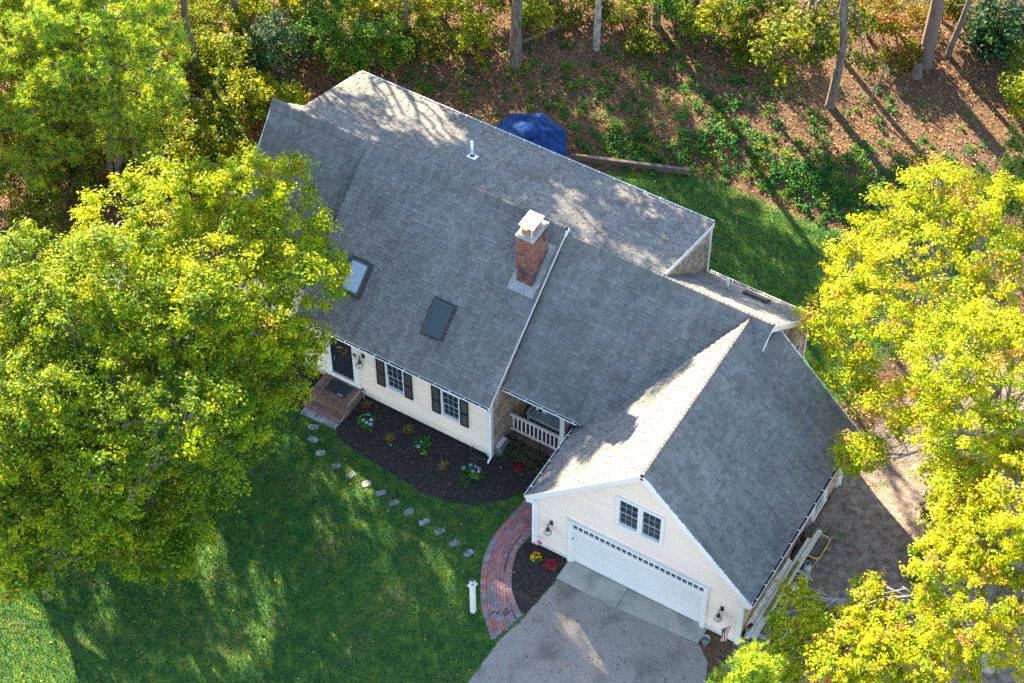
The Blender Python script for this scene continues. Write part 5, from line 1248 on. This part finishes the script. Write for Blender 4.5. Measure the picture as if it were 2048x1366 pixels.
tree('oak_tree', 'sparse orange tipped oak in the lower right corner', at(1975, 1335), cpx(1950, 1200, 4.3), 2.7, 1.7, 8, 600, 66, 'oakO', .19, 'barkL', 31, size=.11, inner=.05, twigs=6,
     extra=[lob(1600, 1190, 3.0, .55, .3), lob(1570, 1250, 2.8, .6, .3), lob(1640, 1240, 2.9, .5, .3), lob(1560, 1310, 2.8, .7, .35), lob(1730, 1230, 3.2, .7, .4), lob(1740, 1180, 3.3, .5, .3), lob(1680, 1330, 3, .9, .45), lob(1780, 1290, 3.2, 1.0, .5), lob(1880, 1330, 3.2, 1.2, .6), lob(1910, 1120, 3.6, 1.2, .8), lob(2010, 1140, 4.2, 1.5, 1.0), lob(1850, 1250, 3.2, 1.0, .6), lob(2020, 1280, 4, 1.4, .9)], group='oak trees right of the house', low=-.1, rcl=(.12, .3))
tree('oak_tree', 'tall yellow oak behind the lower right corner', at(2120, 1200), cpx(2060, 1010, 5.6), 2.9, 2.2, 8, 430, 86, 'oakO', .2, 'barkL', 35, size=.11, inner=.05, twigs=6, group='oak trees right of the house', extra=[lob(1930, 1040, 4.2, 1.1), lob(1900, 960, 4.4, .9)])
tree('oak_sapling', 'young orange tipped oak in front of the board stack', at(1715, 1470), cpx(1700, 1320, 3.0), 1.7, 1.1, 6, 260, 50, 'oakO', .07, 'barkL', 37,
     extra=[lob(1590, 1300, 2.6, .8, .4), lob(1640, 1260, 2.8, .7, .4), lob(1570, 1350, 2.4, .7, .4), lob(1760, 1250, 3.0, .8, .5), lob(1830, 1330, 3, 1.0, .6)], group='oak trees right of the house', low=-.1, rcl=(.12, .3))
pine('pine_tree', 'young bright pine in front of the garage corner', at(1478, 1505), 5.4, 1.4, 2600, 'pine', 41, .08, .25, 'pine trees right of the house', 14, .18, 1)
pine('pine_tree', 'pale green pine at the right edge behind the yellow oak', at(2050, 490), 6.2, 2.1, 3200, 'pinedk', 44, .1, .25, 'pine trees right of the house', 14, .18, 1)

# --- woodland trees behind the house: bare lower trunks, crowns high above
def wood(u, v, r, H, R, label, bark='bark', pal='ygreen', seed=0, ncl=150, lean=(0, 0), extra=None, rz=None, dz=0):
    r = r * .85
    b = at(u, v); c = (b[0] + lean[0], b[1] + lean[1], b[2] + H - R * .6)
    return tree('woodland_tree', label, b, c, R, rz or R * .75, 7, ncl, 70, pal, r, bark, seed, .2, extra, 'woodland trees behind the house', fork=.72, rcl=(.35, .65), twigs=2)
wood(1030, 132, .26, 13.5, 3.6, 'thick grey woodland trunk standing left of the thinner pale trunk', seed=51)
wood(1193, 97, .15, 12.5, 3.0, 'slim pale woodland trunk right of the thick grey one', 'barkL', seed=52)
wood(1313, 52, .17, 13, 3.2, 'brown furrowed woodland trunk at the top edge', 'barkD', seed=53, lean=(-.6, 0))
wood(1390, 42, .1, 11, 2.6, 'thin leaning grey woodland trunk at the top edge', 'bark', seed=54, lean=(.8, 0))
wood(815, 98, .09, 11.5, 2.7, 'thin dark woodland trunk above the dormer roof', 'bark', seed=55)
wood(1660, 212, .19, 12, 3.0, 'leafy woodland tree with long shadow on the sunlit bank', 'bark', 'olive', 56, 150,
     extra=[lob(1600, 60, 3.4, 1.2), lob(1560, 120, 2.6, .9), lob(1650, 110, 3.0, .9), lob(1700, 60, 3.6, 1.0), lob(1640, 20, 4.6, 1.3), lob(1720, 130, 2.4, .6)])
wood(1848, 128, .32, 14, 3.4, 'stout dark woodland trunk in the upper right', 'barkD', seed=57)
wood(1896, 112, .13, 11, 2.6, 'slender tan woodland trunk beside the stout dark one', 'bark', 'rust', 58, lean=(.9, .3))
wood(1620, 40, .14, 11, 2.6, 'grey woodland trunk behind the leafy tree', 'bark', seed=59)
wood(560, -40, .2, 15.5, 3.8, 'woodland tree behind the left end of the dormer', 'bark', 'ygreen', 60, 130)
wood(400, 190, .17, 14, 3.2, 'tall woodland trunk between the forked pine and the gable', 'bark', 'ygreen', 65, 120)
wood(300, 110, .18, 14.5, 3.4, 'tall woodland trunk behind the forked pine crown', 'bark', 'ygreen', 66, 130)
wood(480, 100, .16, 15, 3.4, 'tall woodland trunk left of the dark evergreen shrub', 'bark', 'ygreen', 67, 120)
wood(690, 15, .16, 15.5, 3.6, 'tall woodland trunk among the shrubs above the dormer', 'bark', 'ygreen', 68, 130)
for k_, (wx, wy, lab) in enumerate(((-6, 24.5, 'woodland tree far behind the thick grey trunk'), (-10.5, 22, 'woodland tree far behind the dormer corner'), (-12.5, 27, 'woodland tree deepest in the wood behind the dormer'), (-16.5, 22.5, 'woodland tree far behind the dark evergreen shrub'))):
    tree('woodland_tree', lab, (wx, wy, 0), (wx, wy, 9.5), 3.9, 3.2, 8, 130, 70, 'olive', .2, 'bark', 80 + k_, .2, None, 'woodland trees behind the house', fork=.6, rcl=(.35, .65), twigs=2)
wood(2010, 70, .16, 10, 2.6, 'woodland tree at the upper right edge', 'bark', 'dark', 64, 140, extra=[lob(2010, 40, 2.6, 1.0), lob(1985, 90, 1.6, .8)])
sp = thing('dead_sapling', at(1742, 208), 'thin bare dead sapling on the sunlit bank', 'sapling'); b_ = MB(); p0 = at(1742, 208); b_.tube(limb_path(p0, p0 + np.array([.25, .1, 2.3]), 0, 6, .4), list(np.linspace(.045, .012, 7)), 6); b_.build('stem', M['bark'], sp, True)
b_ = MB()
for k in range(7): q = p0 + np.array([.25, .1, 2.3]) * RNG.uniform(.5, 1); b_.tube(limb_path(q, q + rdir(1)[0] * .5 + np.array([0, 0, .2]), 0, 3, .5), [.012, .01, .007, .004], 4)
b_.build('twigs', M['bark'], sp)
stp = thing('tree_stump', at(1832, 150), 'dark rotten tree stump between the woodland trunks', 'stump'); p0 = at(1832, 150); b_ = MB(); b_.tube([p0 - np.array([0, 0, .1]), p0 + np.array([0, 0, .2]), p0 + np.array([.03, 0, .55]), p0 + np.array([.0, .02, .62])], [.3, .24, .2, .12], 9); b_.build('stump_body', M['barkD'], stp)
lg = thing('fallen_log', at(1080, 85), 'thin fallen log on the bank between the two pale trunks', 'log'); a_, c_ = at(1040, 88), at(1160, 40); b_ = MB(); b_.tube(limb_path(a_ + np.array([0, 0, .08]), c_ + np.array([0, 0, .1]), 0, 8, .1), list(np.linspace(.09, .05, 9)), 8); b_.build('log_body', M['bark'], lg, True)

# --- shrubs of the wood edge
def shrub(u, v, r, h, pal, label, n=34, per=70, size=.13, dens=1.0, group='shrubs at the wood edge', clear=True, xy=None, name='shrub', rcl=(.2, .4)):
    b = np.array(xy, float) if xy is not None else at(u, v); b[2] = float(terrain(b[0], b[1])); t = thing(name, b, label, 'shrub', group); L_ = [(b[0], b[1], b[2] + h * .5, r * .75, r * .75, h * .5)]
    for k in range(5): a = k * 1.26 + RNG.uniform(-.4, .4); q = RNG.uniform(.45, .75); L_.append((b[0] + r * q * math.cos(a), b[1] + r * q * math.sin(a), b[2] + h * RNG.uniform(.3, .8), r * .42, r * .42, h * .28))
    fo, cl = foliage('foliage', t, L_, int(n * dens), per, pal, size, rcl, -.7, .2, clear); sm = MB()
    for c in cl[RNG.choice(len(cl), min(9, len(cl)), replace=False)]: sm.tube(limb_path(b - np.array([0, 0, .05]), c, 0, 3, .3), [.03, .02, .014, .008], 5)
    sm.build('stems', M['bark'], t); return t
for a_ in [(556, 165, 1.25, 3.4, 'dark', 'dark blue green evergreen shrub behind the left roof corner', 60), (640, 70, 1.3, 2.6, 'green', 'green shrub above the left end of the dormer', 55), (690, 150, 1.2, 2.2, 'green', 'bright green shrub touching the dormer corner', 55),
           (755, 135, 1.3, 2.2, 'green', 'broad green shrub just right of the dormer corner', 55), (500, 70, 1.3, 2.8, 'ygreen', 'yellow shrub behind the pine crown', 50), (590, 40, 1.2, 2.6, 'ygreen', 'tall yellow green shrub beside the dark evergreen', 45),
           (725, 55, 1.2, 2.2, 'ygreen', 'yellow shrub left of the thin dark trunk', 45), (790, 60, 1.1, 1.8, 'olive', 'olive shrub at the foot of the thin dark trunk', 40), (860, 100, 1.1, 1.5, 'olive', 'low olive shrub right of the thin dark trunk', 34),
           (890, 45, 1.3, 2.0, 'ygreen', 'yellow shrub left of the thick grey trunk', 42), (950, 100, 1.0, 1.4, 'ygreen', 'small yellow shrub against the thick grey trunk', 30), (960, 30, 1.2, 1.8, 'olive', 'olive shrub behind the thick grey trunk', 36),
           (1065, 55, 1.0, 1.5, 'ygreen', 'yellow green shrub right of the thick grey trunk', 30), (1120, 35, 1.1, 1.4, 'olive', 'olive shrub between the thick and the slim trunks', 32), (1245, 40, 1.1, 1.4, 'olive', 'olive shrub right of the slim pale trunk', 32),
           (1280, 95, .8, .9, 'olive', 'small olive shrub below the brown furrowed trunk', 20), (1352, 60, 1.1, 1.8, 'green', 'green shrub between the brown and leaning trunks', 36), (1415, 85, 1.1, 1.7, 'ygreen', 'yellow green shrub below the leaning trunk', 36),
           (1460, 50, 1.3, 2.2, 'green', 'tall green shrub right of the leaning trunk', 44), (1490, 110, .9, 1.2, 'olive', 'low olive shrub left of the leafy woodland tree', 26), (1540, 60, 1.2, 2.0, 'olive', 'olive shrub beside the leafy woodland tree', 38),
           (1735, 75, 1.2, 1.8, 'rust', 'rusty shrub right of the leafy woodland tree', 36), (1790, 60, 1.2, 1.8, 'rust', 'russet shrub left of the stout dark trunk', 36), (1800, 120, .9, 1.0, 'rust', 'low russet shrub below the stout dark trunk', 22), (1930, 60, 1.1, 2.0, 'rust', 'reddish shrub right of the slender tan trunk', 34),
           (1975, 110, 1.1, 1.8, 'dark', 'dark green shrub in the upper right', 40), (2030, 130, 1.2, 2.2, 'green', 'green shrub at the upper right edge', 44), (2042, 220, 1.0, 1.7, 'ygreen', 'yellow green shrub at the right edge above the pine', 34),
           (1330, 12, 1.2, 2.0, 'ygreen', 'yellow shrub at the top edge behind the brown trunk', 36), (1180, 5, 1.2, 1.8, 'olive', 'olive shrub at the top edge behind the slim trunk', 34), (1020, 0, 1.2, 1.8, 'ygreen', 'yellow shrub at the top edge behind the thick trunk', 34),
           (1870, 30, 1.3, 2.2, 'olive', 'olive shrub at the top edge behind the stout trunk', 40), (430, 40, 1.4, 3.0, 'ygreen', 'tall yellow shrub left of the dark evergreen', 50), (500, 250, 1.2, 2.6, 'ygreen', 'yellow green shrub hugging the left gable', 46), (455, 330, 1.3, 2.4, 'olive', 'olive shrub below the forked pine next to the gable', 44),
           (330, 380, 1.4, 2.2, 'olive', 'olive shrub under the forked pine between oak and gable', 40), (130, 400, 1.4, 2.2, 'ygreen', 'yellow shrub between the two left pines', 40), (90, 480, 1.3, 2.0, 'olive', 'olive shrub at the left edge under the pines', 40), (380, 180, 1.4, 3.2, 'ygreen', 'tall yellow shrub behind the forked pine', 50),
           (440, 120, 1.5, 2.6, 'ygreen', 'broad yellow green shrub between the pine and the dark evergreen', 60), (300, 60, 1.6, 2.6, 'ygreen', 'broad yellow shrub at the top edge behind the forked pine', 60), (160, 90, 1.6, 2.6, 'olive', 'broad olive shrub behind the upper left pine', 60), (40, 60, 1.6, 2.8, 'ygreen', 'broad yellow shrub in the top left corner', 60),
           (60, 270, 1.5, 2.4, 'olive', 'broad olive shrub between the upper left pines', 60), (170, 330, 1.5, 2.2, 'ygreen', 'broad yellow green shrub left of the forked pine trunk', 60), (20, 380, 1.5, 2.2, 'olive', 'broad olive shrub at the left edge below the pines', 60), (410, 270, 1.3, 2.4, 'olive', 'olive shrub right of the forked pine trunk', 55), (560, 240, 1.0, 1.8, 'ygreen', 'yellow green shrub pressed against the left roof corner', 40), (210, 200, 1.6, 2.8, 'ygreen', 'broad yellow shrub inside the forked pine shade', 60), (520, 10, 1.5, 2.6, 'ygreen', 'broad yellow green shrub at the top edge left of the dormer', 60), (620, 120, 1.2, 2.4, 'green', 'green shrub between the dark evergreen and the dormer corner', 50),
           (110, 160, 1.9, 3.4, 'ygreen', 'large lime shrub between the two upper left pines', 95), (255, 290, 1.7, 3.0, 'ygreen', 'large lime shrub just above the forked pine trunk', 85), (350, 110, 1.8, 3.4, 'ygreen', 'large lime shrub right of the upper pine crown', 90), (475, 190, 1.5, 3.0, 'ygreen', 'large lime shrub left of the roof corner', 75), (25, 190, 1.8, 3.2, 'ygreen', 'large lime shrub at the left edge in the upper corner', 85), (110, 330, 1.7, 2.8, 'ygreen', 'large lime shrub between the left pines near the oaks', 80), (425, 350, 1.5, 2.6, 'ygreen', 'large lime shrub between the front oak and the gable', 75), (245, 140, 1.8, 3.2, 'ygreen', 'large lime shrub behind the forked pine top', 85)]:
    shrub(*a_)
# low shrubs beside the dirt yard
for a_ in [(1860, 1160, .8, .9, 'green', 'low green shrub at the shaded dirt edge under the right oaks', 24), (1880, 1040, .8, 1.0, 'rust', 'orange tinted shrub at the dirt edge under the right oaks', 24), (1930, 1110, .9, 1.2, 'olive', 'olive shrub behind the dirt yard under the right oaks', 28)]: shrub(*a_, group='shrubs beside the dirt yard')

# --- planting beds
def hydrangea(x, y, r, heads, label):
    t = thing('hydrangea', (x, y, 0.02), label, 'shrub', 'hydrangeas in the front bed'); L_ = [(x, y, .2, r, r, .22)] + [(x + r * .5 * math.cos(k * 1.6), y + r * .5 * math.sin(k * 1.6), .25, r * .5, r * .5, .14) for k in range(4)]
    foliage('leaves', t, L_, 16, 16, 'cover', .13, (.08, .16), -.6, .3, False)
    for (dx, dy, dz, c) in heads:
        n = 90; d = rdir(n); P_ = np.array([x + dx, y + dy, dz]) + d * .062 * np.array([1, 1, .8]); col = np.array(c) * RNG.uniform(.8, 1.2, (n, 1)); link('flower_head', leaf_mesh('flower_head', P_, unit(d + rdir(n) * .3), np.full(n, .04), np.full(n, .034), col, M['petal']), t)
BL, PK, LV = (.42, .48, .78), (.62, .36, .42), (.46, .42, .72)
hydrangea(4.49, -.83, .27, [(-.2, .12, .34, BL), (-.08, .2, .36, BL), (.12, .05, .38, BL), (.05, -.12, .36, LV), (.2, -.1, .33, BL), (-.1, -.1, .36, BL)], 'blue flowered hydrangea nearest the front steps')
hydrangea(6.72, -.76, .26, [(-.06, .05, .38, LV), (-.05, -.14, .36, LV)], 'hydrangea with two lilac heads in the middle of the front bed')
hydrangea(8.8, -.85, .34, [(-.28, -.02, .36, BL), (-.12, .18, .38, BL), (.05, .22, .37, LV), (.1, -.02, .42, BL), (.25, .1, .36, PK), (.2, .2, .38, LV)], 'largest hydrangea, blue and pink, near the house corner')
hydrangea(1.7, -1.0, .3, [(-.05, .0, .4, BL), (.15, .1, .36, LV)], 'hydrangea half hidden under the oak left of the front steps')
def blades(name, parent, x, y, r, h, n, cols, z0=.02, wid=.012, up=.6, mat_='leaf'):
    d = rdir(n); d[:, 2] = np.abs(d[:, 2]) * .7 + up; d = unit(d); b0 = np.array([x, y, z0]) + np.column_stack([RNG.normal(0, r * .25, (n, 2)), np.zeros(n)]); L_ = h * RNG.uniform(.6, 1.2, (n, 1)); tip = b0 + d * L_; tip[:, 2] -= (1 - d[:, 2]) * L_[:, 0] * .45; tip[:, 2] = np.maximum(tip[:, 2], z0); s_ = unit(np.cross(d, rdir(n))) * wid
    cs = np.array(cols)[RNG.integers(0, len(cols), n)] * RNG.uniform(.7, 1.3, (n, 1)); return link(name, tri_mesh(name, b0 - s_, b0 + s_, tip, cs, M[mat_]), parent)
for x, y, lab in ((5.51, -.97, 'dry tan perennial clump between the first two hydrangeas'), (5.88, -.3, 'sparse tan perennial clump close to the house wall'), (7.77, -1.03, 'dry yellowish perennial clump left of the largest hydrangea'), (3.95, -.15, 'small tan perennial clump beside the front steps')):
    t = thing('perennial_clump', (x, y, .02), lab, 'plant', 'dry perennials in the front bed'); blades('stems', t, x, y, .22, .34, 130, [(.28, .21, .08), (.2, .17, .06), (.14, .13, .05), (.36, .28, .12)], wid=.007, up=.5)
for x, y, lab in ((9.45, .78, 'dark grassy clump below the porch railing next to the hose box'), (10.4, .72, 'dark grassy clump below the porch railing near the porch post')):
    t = thing('grass_clump', (x, y, .02), lab, 'plant', 'dark grasses in front of the porch'); blades('blades', t, x, y, .7, .62, 900, [(.06, .085, .05), (.09, .11, .07), (.15, .155, .1), (.22, .21, .15)], wid=.009, up=.35)
def mound(name, x, y, r, n, cols, label, size=.05):
    t = thing(name, (x, y, .02), label, 'plant'); d = rdir(n); d[:, 2] = np.abs(d[:, 2]); P_ = np.array([x, y, .03]) + d * r * RNG.uniform(.75, 1.05, (n, 1)) * np.array([1, 1, .85]); cs = np.array(cols)[RNG.integers(0, len(cols), n)] * RNG.uniform(.8, 1.2, (n, 1)); link('foliage', leaf_mesh('foliage', P_, unit(d + rdir(n) * .5), size * RNG.uniform(.7, 1.3, n), size * .6 * np.ones(n), cs, M['petal']), t); return t
mound('red_shrub', 10.02, .3, .22, 420, [(.2, .025, .03), (.28, .04, .05), (.12, .02, .03)], 'small dark red shrub in front of the porch')
mound('red_shrub', 13.02, -2.6, .25, 520, [(.32, .03, .05), (.4, .06, .07), (.2, .02, .03)], 'round red shrub in the bed beside the garage door')
mm_ = mound('marigold', 12.46, -2.62, .21, 330, [(.05, .14, .05), (.08, .2, .06)], 'yellow flowering plant at the garage corner')
for k in range(26):
    d = rdir(1)[0]; d[2] = abs(d[2]) + .1; d /= np.linalg.norm(d); n = 22; dd = rdir(n); P_ = np.array([12.46, -2.62, .04]) + d * .2 + dd * .028; link('flower_head', leaf_mesh('flower_head', P_, unit(dd + d), np.full(n, .035), np.full(n, .03), np.array([.75, .42, .01]) * RNG.uniform(.8, 1.15, (n, 1)), M['petal']), mm_)
for k, (x, y, lab) in enumerate(((7.25, -1.75, 'tiny green weed at the lower edge of the front bed'), (9.7, -1.05, 'tiny green weed in the open corner of the front bed'), (13.2, -2.75, 'tiny green weed beside the garage apron'))): blades('weed', None, x, y, .1, .12, 30, [(.05, .2, .05)], wid=.012); o = COL.objects[-1]; tag(o, lab, 'plant')

# --- stuff: ground cover, fallen leaves, grass
HOLES = [bed, bed2, bedL, fpoly]
def free(x, y):
    ok = ~((x > 1.0) & (x < 9.05) & (y > .1) & (y < 9)) & ~((x > XL) & (x < 1.1) & (y > 1.5) & (y < 9)) & ~((x > 9) & (x < 16.8) & (y > 1.3) & (y < 9)) & ~((x > 12.0) & (x < 20) & (y > -3.0) & (y < 5.7)) & ~((x > 13.0) & (x < 21) & (y < -2.9)) & ~((x > 2.0) & (x < 3.7) & (y > -1.65) & (y < .3))
    return ok
def not_in(x, y):
    ok = np.ones(len(x), bool)
    for poly in HOLES:
        px_, py_ = np.array([p[0] for p in poly]), np.array([p[1] for p in poly]); c = np.zeros(len(x), bool); j = len(poly) - 1
        for i in range(len(poly)):
            cond = ((py_[i] > y) != (py_[j] > y)) & (x < (px_[j] - px_[i]) * (y - py_[i]) / ((py_[j] - py_[i]) if py_[j] != py_[i] else 1e-9) + px_[i]); c ^= cond; j = i
        ok &= ~c
    return ok
def frame_mask(x, y, z=0.0, mg=200):
    d = np.column_stack([x, y, np.full(len(x), z)]) - CAM_LOC; zc_ = d @ FW; u = 1024 + FPX * (d @ RT) / zc_; v = 683 - FPX * (d @ UPV) / zc_; return (u > -mg) & (u < 2048 + mg) & (v > -mg) & (v < 1366 + mg)
n = 700000; x = RNG.uniform(-12, 22, n); y = RNG.uniform(-16, 20, n); ok = (zone_grass(x, y) > RNG.uniform(.35, .95, n)) & free(x, y); x, y = x[ok], y[ok]; ok = frame_mask(x, y); x, y = x[ok], y[ok]; ok = not_in(x, y); x, y = x[ok][:210000], y[ok][:210000]
n = len(x); z = terrain(x, y); b0 = np.column_stack([x, y, z]); d = rdir(n); d[:, 2] = np.abs(d[:, 2]) + .5; d = unit(d); s_ = unit(np.cross(d, rdir(n))) * RNG.uniform(.008, .018, (n, 1)); h = RNG.uniform(.04, .1, (n, 1))
gc = np.array([(.020, .088, .024), (.038, .122, .022), (.07, .15, .018), (.13, .19, .018), (.2, .18, .035)]); pz = np.sin(x * .8 + 1) * np.sin(y * .7) + np.sin(x * 2.1 - y * 1.3) * .5; w_idx = np.clip((RNG.normal(1.4, 1.0, n) + pz * .8), 0, 4).astype(int)
tag(link('lawn_grass', tri_mesh('lawn_grass', b0 - s_, b0 + s_, b0 + d * h, gc[w_idx] * RNG.uniform(.55, 1.45, (n, 1)), M['grassblade'])), 'short green grass of the front and back lawns', 'grass', kind='stuff')
# fallen leaves on the bank, a few on the lawn and beds
n = 260000; x = RNG.uniform(-22, 32, n); y = RNG.uniform(-16, 36, n); g = zone_grass(x, y); dz_ = zone_dirt(x, y); pr = np.where(g > .5, .03, np.where(dz_ > .5, .05, .62)); ok = (RNG.random(n) < pr) & free(x, y); x, y = x[ok], y[ok]; ok = frame_mask(x, y); x, y = x[ok][:60000], y[ok][:60000]; n = len(x)
P_ = np.column_stack([x, y, terrain(x, y) + RNG.uniform(.012, .05, n)]); nrm = unit(np.array([0, 0, 1.0]) + rdir(n) * .55); lc = np.array([(.24, .125, .06), (.33, .185, .085), (.17, .088, .045), (.38, .25, .13), (.10, .058, .036), (.42, .25, .07)]); ln = RNG.uniform(.05, .12, n)
tag(link('fallen_leaves', leaf_mesh('fallen_leaves', P_, nrm, ln, ln * .6, lc[RNG.integers(0, 6, n)] * RNG.uniform(.7, 1.2, (n, 1)), M['litterleaf'], .2)), 'dry brown leaves lying over the bank and lawn', 'leaves', kind='stuff')
# leaves caught in the roof valley, along the gutters and on the drive
pts = []
for k in range(150): f_ = RNG.random() ** 1.3; pts.append((16 - 4 * f_ + RNG.normal(0, .05), yv(ZG) - (yv(ZG) - .95) * f_ + RNG.normal(0, .05)))
for k in range(70): pts.append((RNG.uniform(1.2, 16), RNG.uniform(.2, 8.8)))
pts = np.array(pts); zz = roof_z(pts[:, 0], pts[:, 1]); xx_, yy_ = RNG.uniform(13.2, 19, 260), RNG.uniform(-9, -3, 260)
P_ = np.concatenate([np.column_stack([pts, zz + .055]), np.column_stack([xx_, yy_, np.full(260, .03)])]); n = len(P_); ln = RNG.uniform(.05, .1, n)
tag(link('scattered_leaves', leaf_mesh('scattered_leaves', P_, unit(np.array([0, 0, 1.0]) + rdir(n) * .5), ln, ln * .6, lc[RNG.integers(0, 6, n)] * RNG.uniform(.7, 1.3, (n, 1)), M['litterleaf'], .2)), 'dry leaves caught in the roof valley and scattered on the driveway', 'leaves', kind='stuff')
# green ground cover in patches on the bank
PT = [(1240, 272, 55, 14), (1330, 325, 45, 8), (1290, 350, 40, 6), (1440, 235, 60, 8), (1475, 275, 50, 8), (1400, 200, 70, 7), (1560, 330, 50, 6), (1600, 345, 55, 8), (1660, 345, 55, 8), (1720, 350, 60, 8), (1790, 370, 50, 6), (1620, 385, 45, 9), (1680, 395, 50, 9), (1750, 420, 40, 6), (1760, 478, 40, 5), (1690, 450, 40, 4), (1100, 215, 35, 3), (1080, 130, 45, 4), (1350, 150, 70, 6), (1250, 140, 60, 4), (1180, 180, 70, 4), (950, 180, 60, 4), (870, 140, 60, 4), (820, 180, 50, 3), (1520, 180, 60, 4), (1380, 290, 50, 6), (1430, 330, 50, 7), (1500, 400, 60, 4), (1780, 250, 70, 4), (1600, 250, 60, 4), (1900, 330, 60, 5), (1000, 60, 80, 4), (1350, 90, 80, 5), (780, 120, 60, 4)]
ctr = []
for (u, v, sp_, k) in PT:
    for _ in range(int(k * 4.5)): ctr.append(at(u + RNG.normal(0, sp_ * .85), v + RNG.normal(0, sp_ * .6)))
ctr = np.array(ctr); ok = (zone_grass(ctr[:, 0], ctr[:, 1]) < .6) & free(ctr[:, 0], ctr[:, 1]); ctr = ctr[ok]; per = 34; n = len(ctr) * per; ci = np.repeat(np.arange(len(ctr)), per); rr = RNG.uniform(.12, .32, len(ctr)); off = rdir(n) * rr[ci][:, None] * (RNG.random((n, 1)) ** .5); off[:, 2] = np.abs(off[:, 2]) * .9 + .03
P_ = ctr[ci] + off; cc_ = pick_cols('cover', len(ctr)); col = cc_[ci] * RNG.uniform(.75, 1.25, (n, 1)); ln = RNG.uniform(.07, .15, n)
tag(link('ground_cover', leaf_mesh('ground_cover', P_, unit(np.array([0, 0, 1.0]) + rdir(n) * .7), ln, ln * .55, col, M['leaf'], .1)), 'leafy green ground cover in patches on the bank', 'ground cover', kind='stuff')
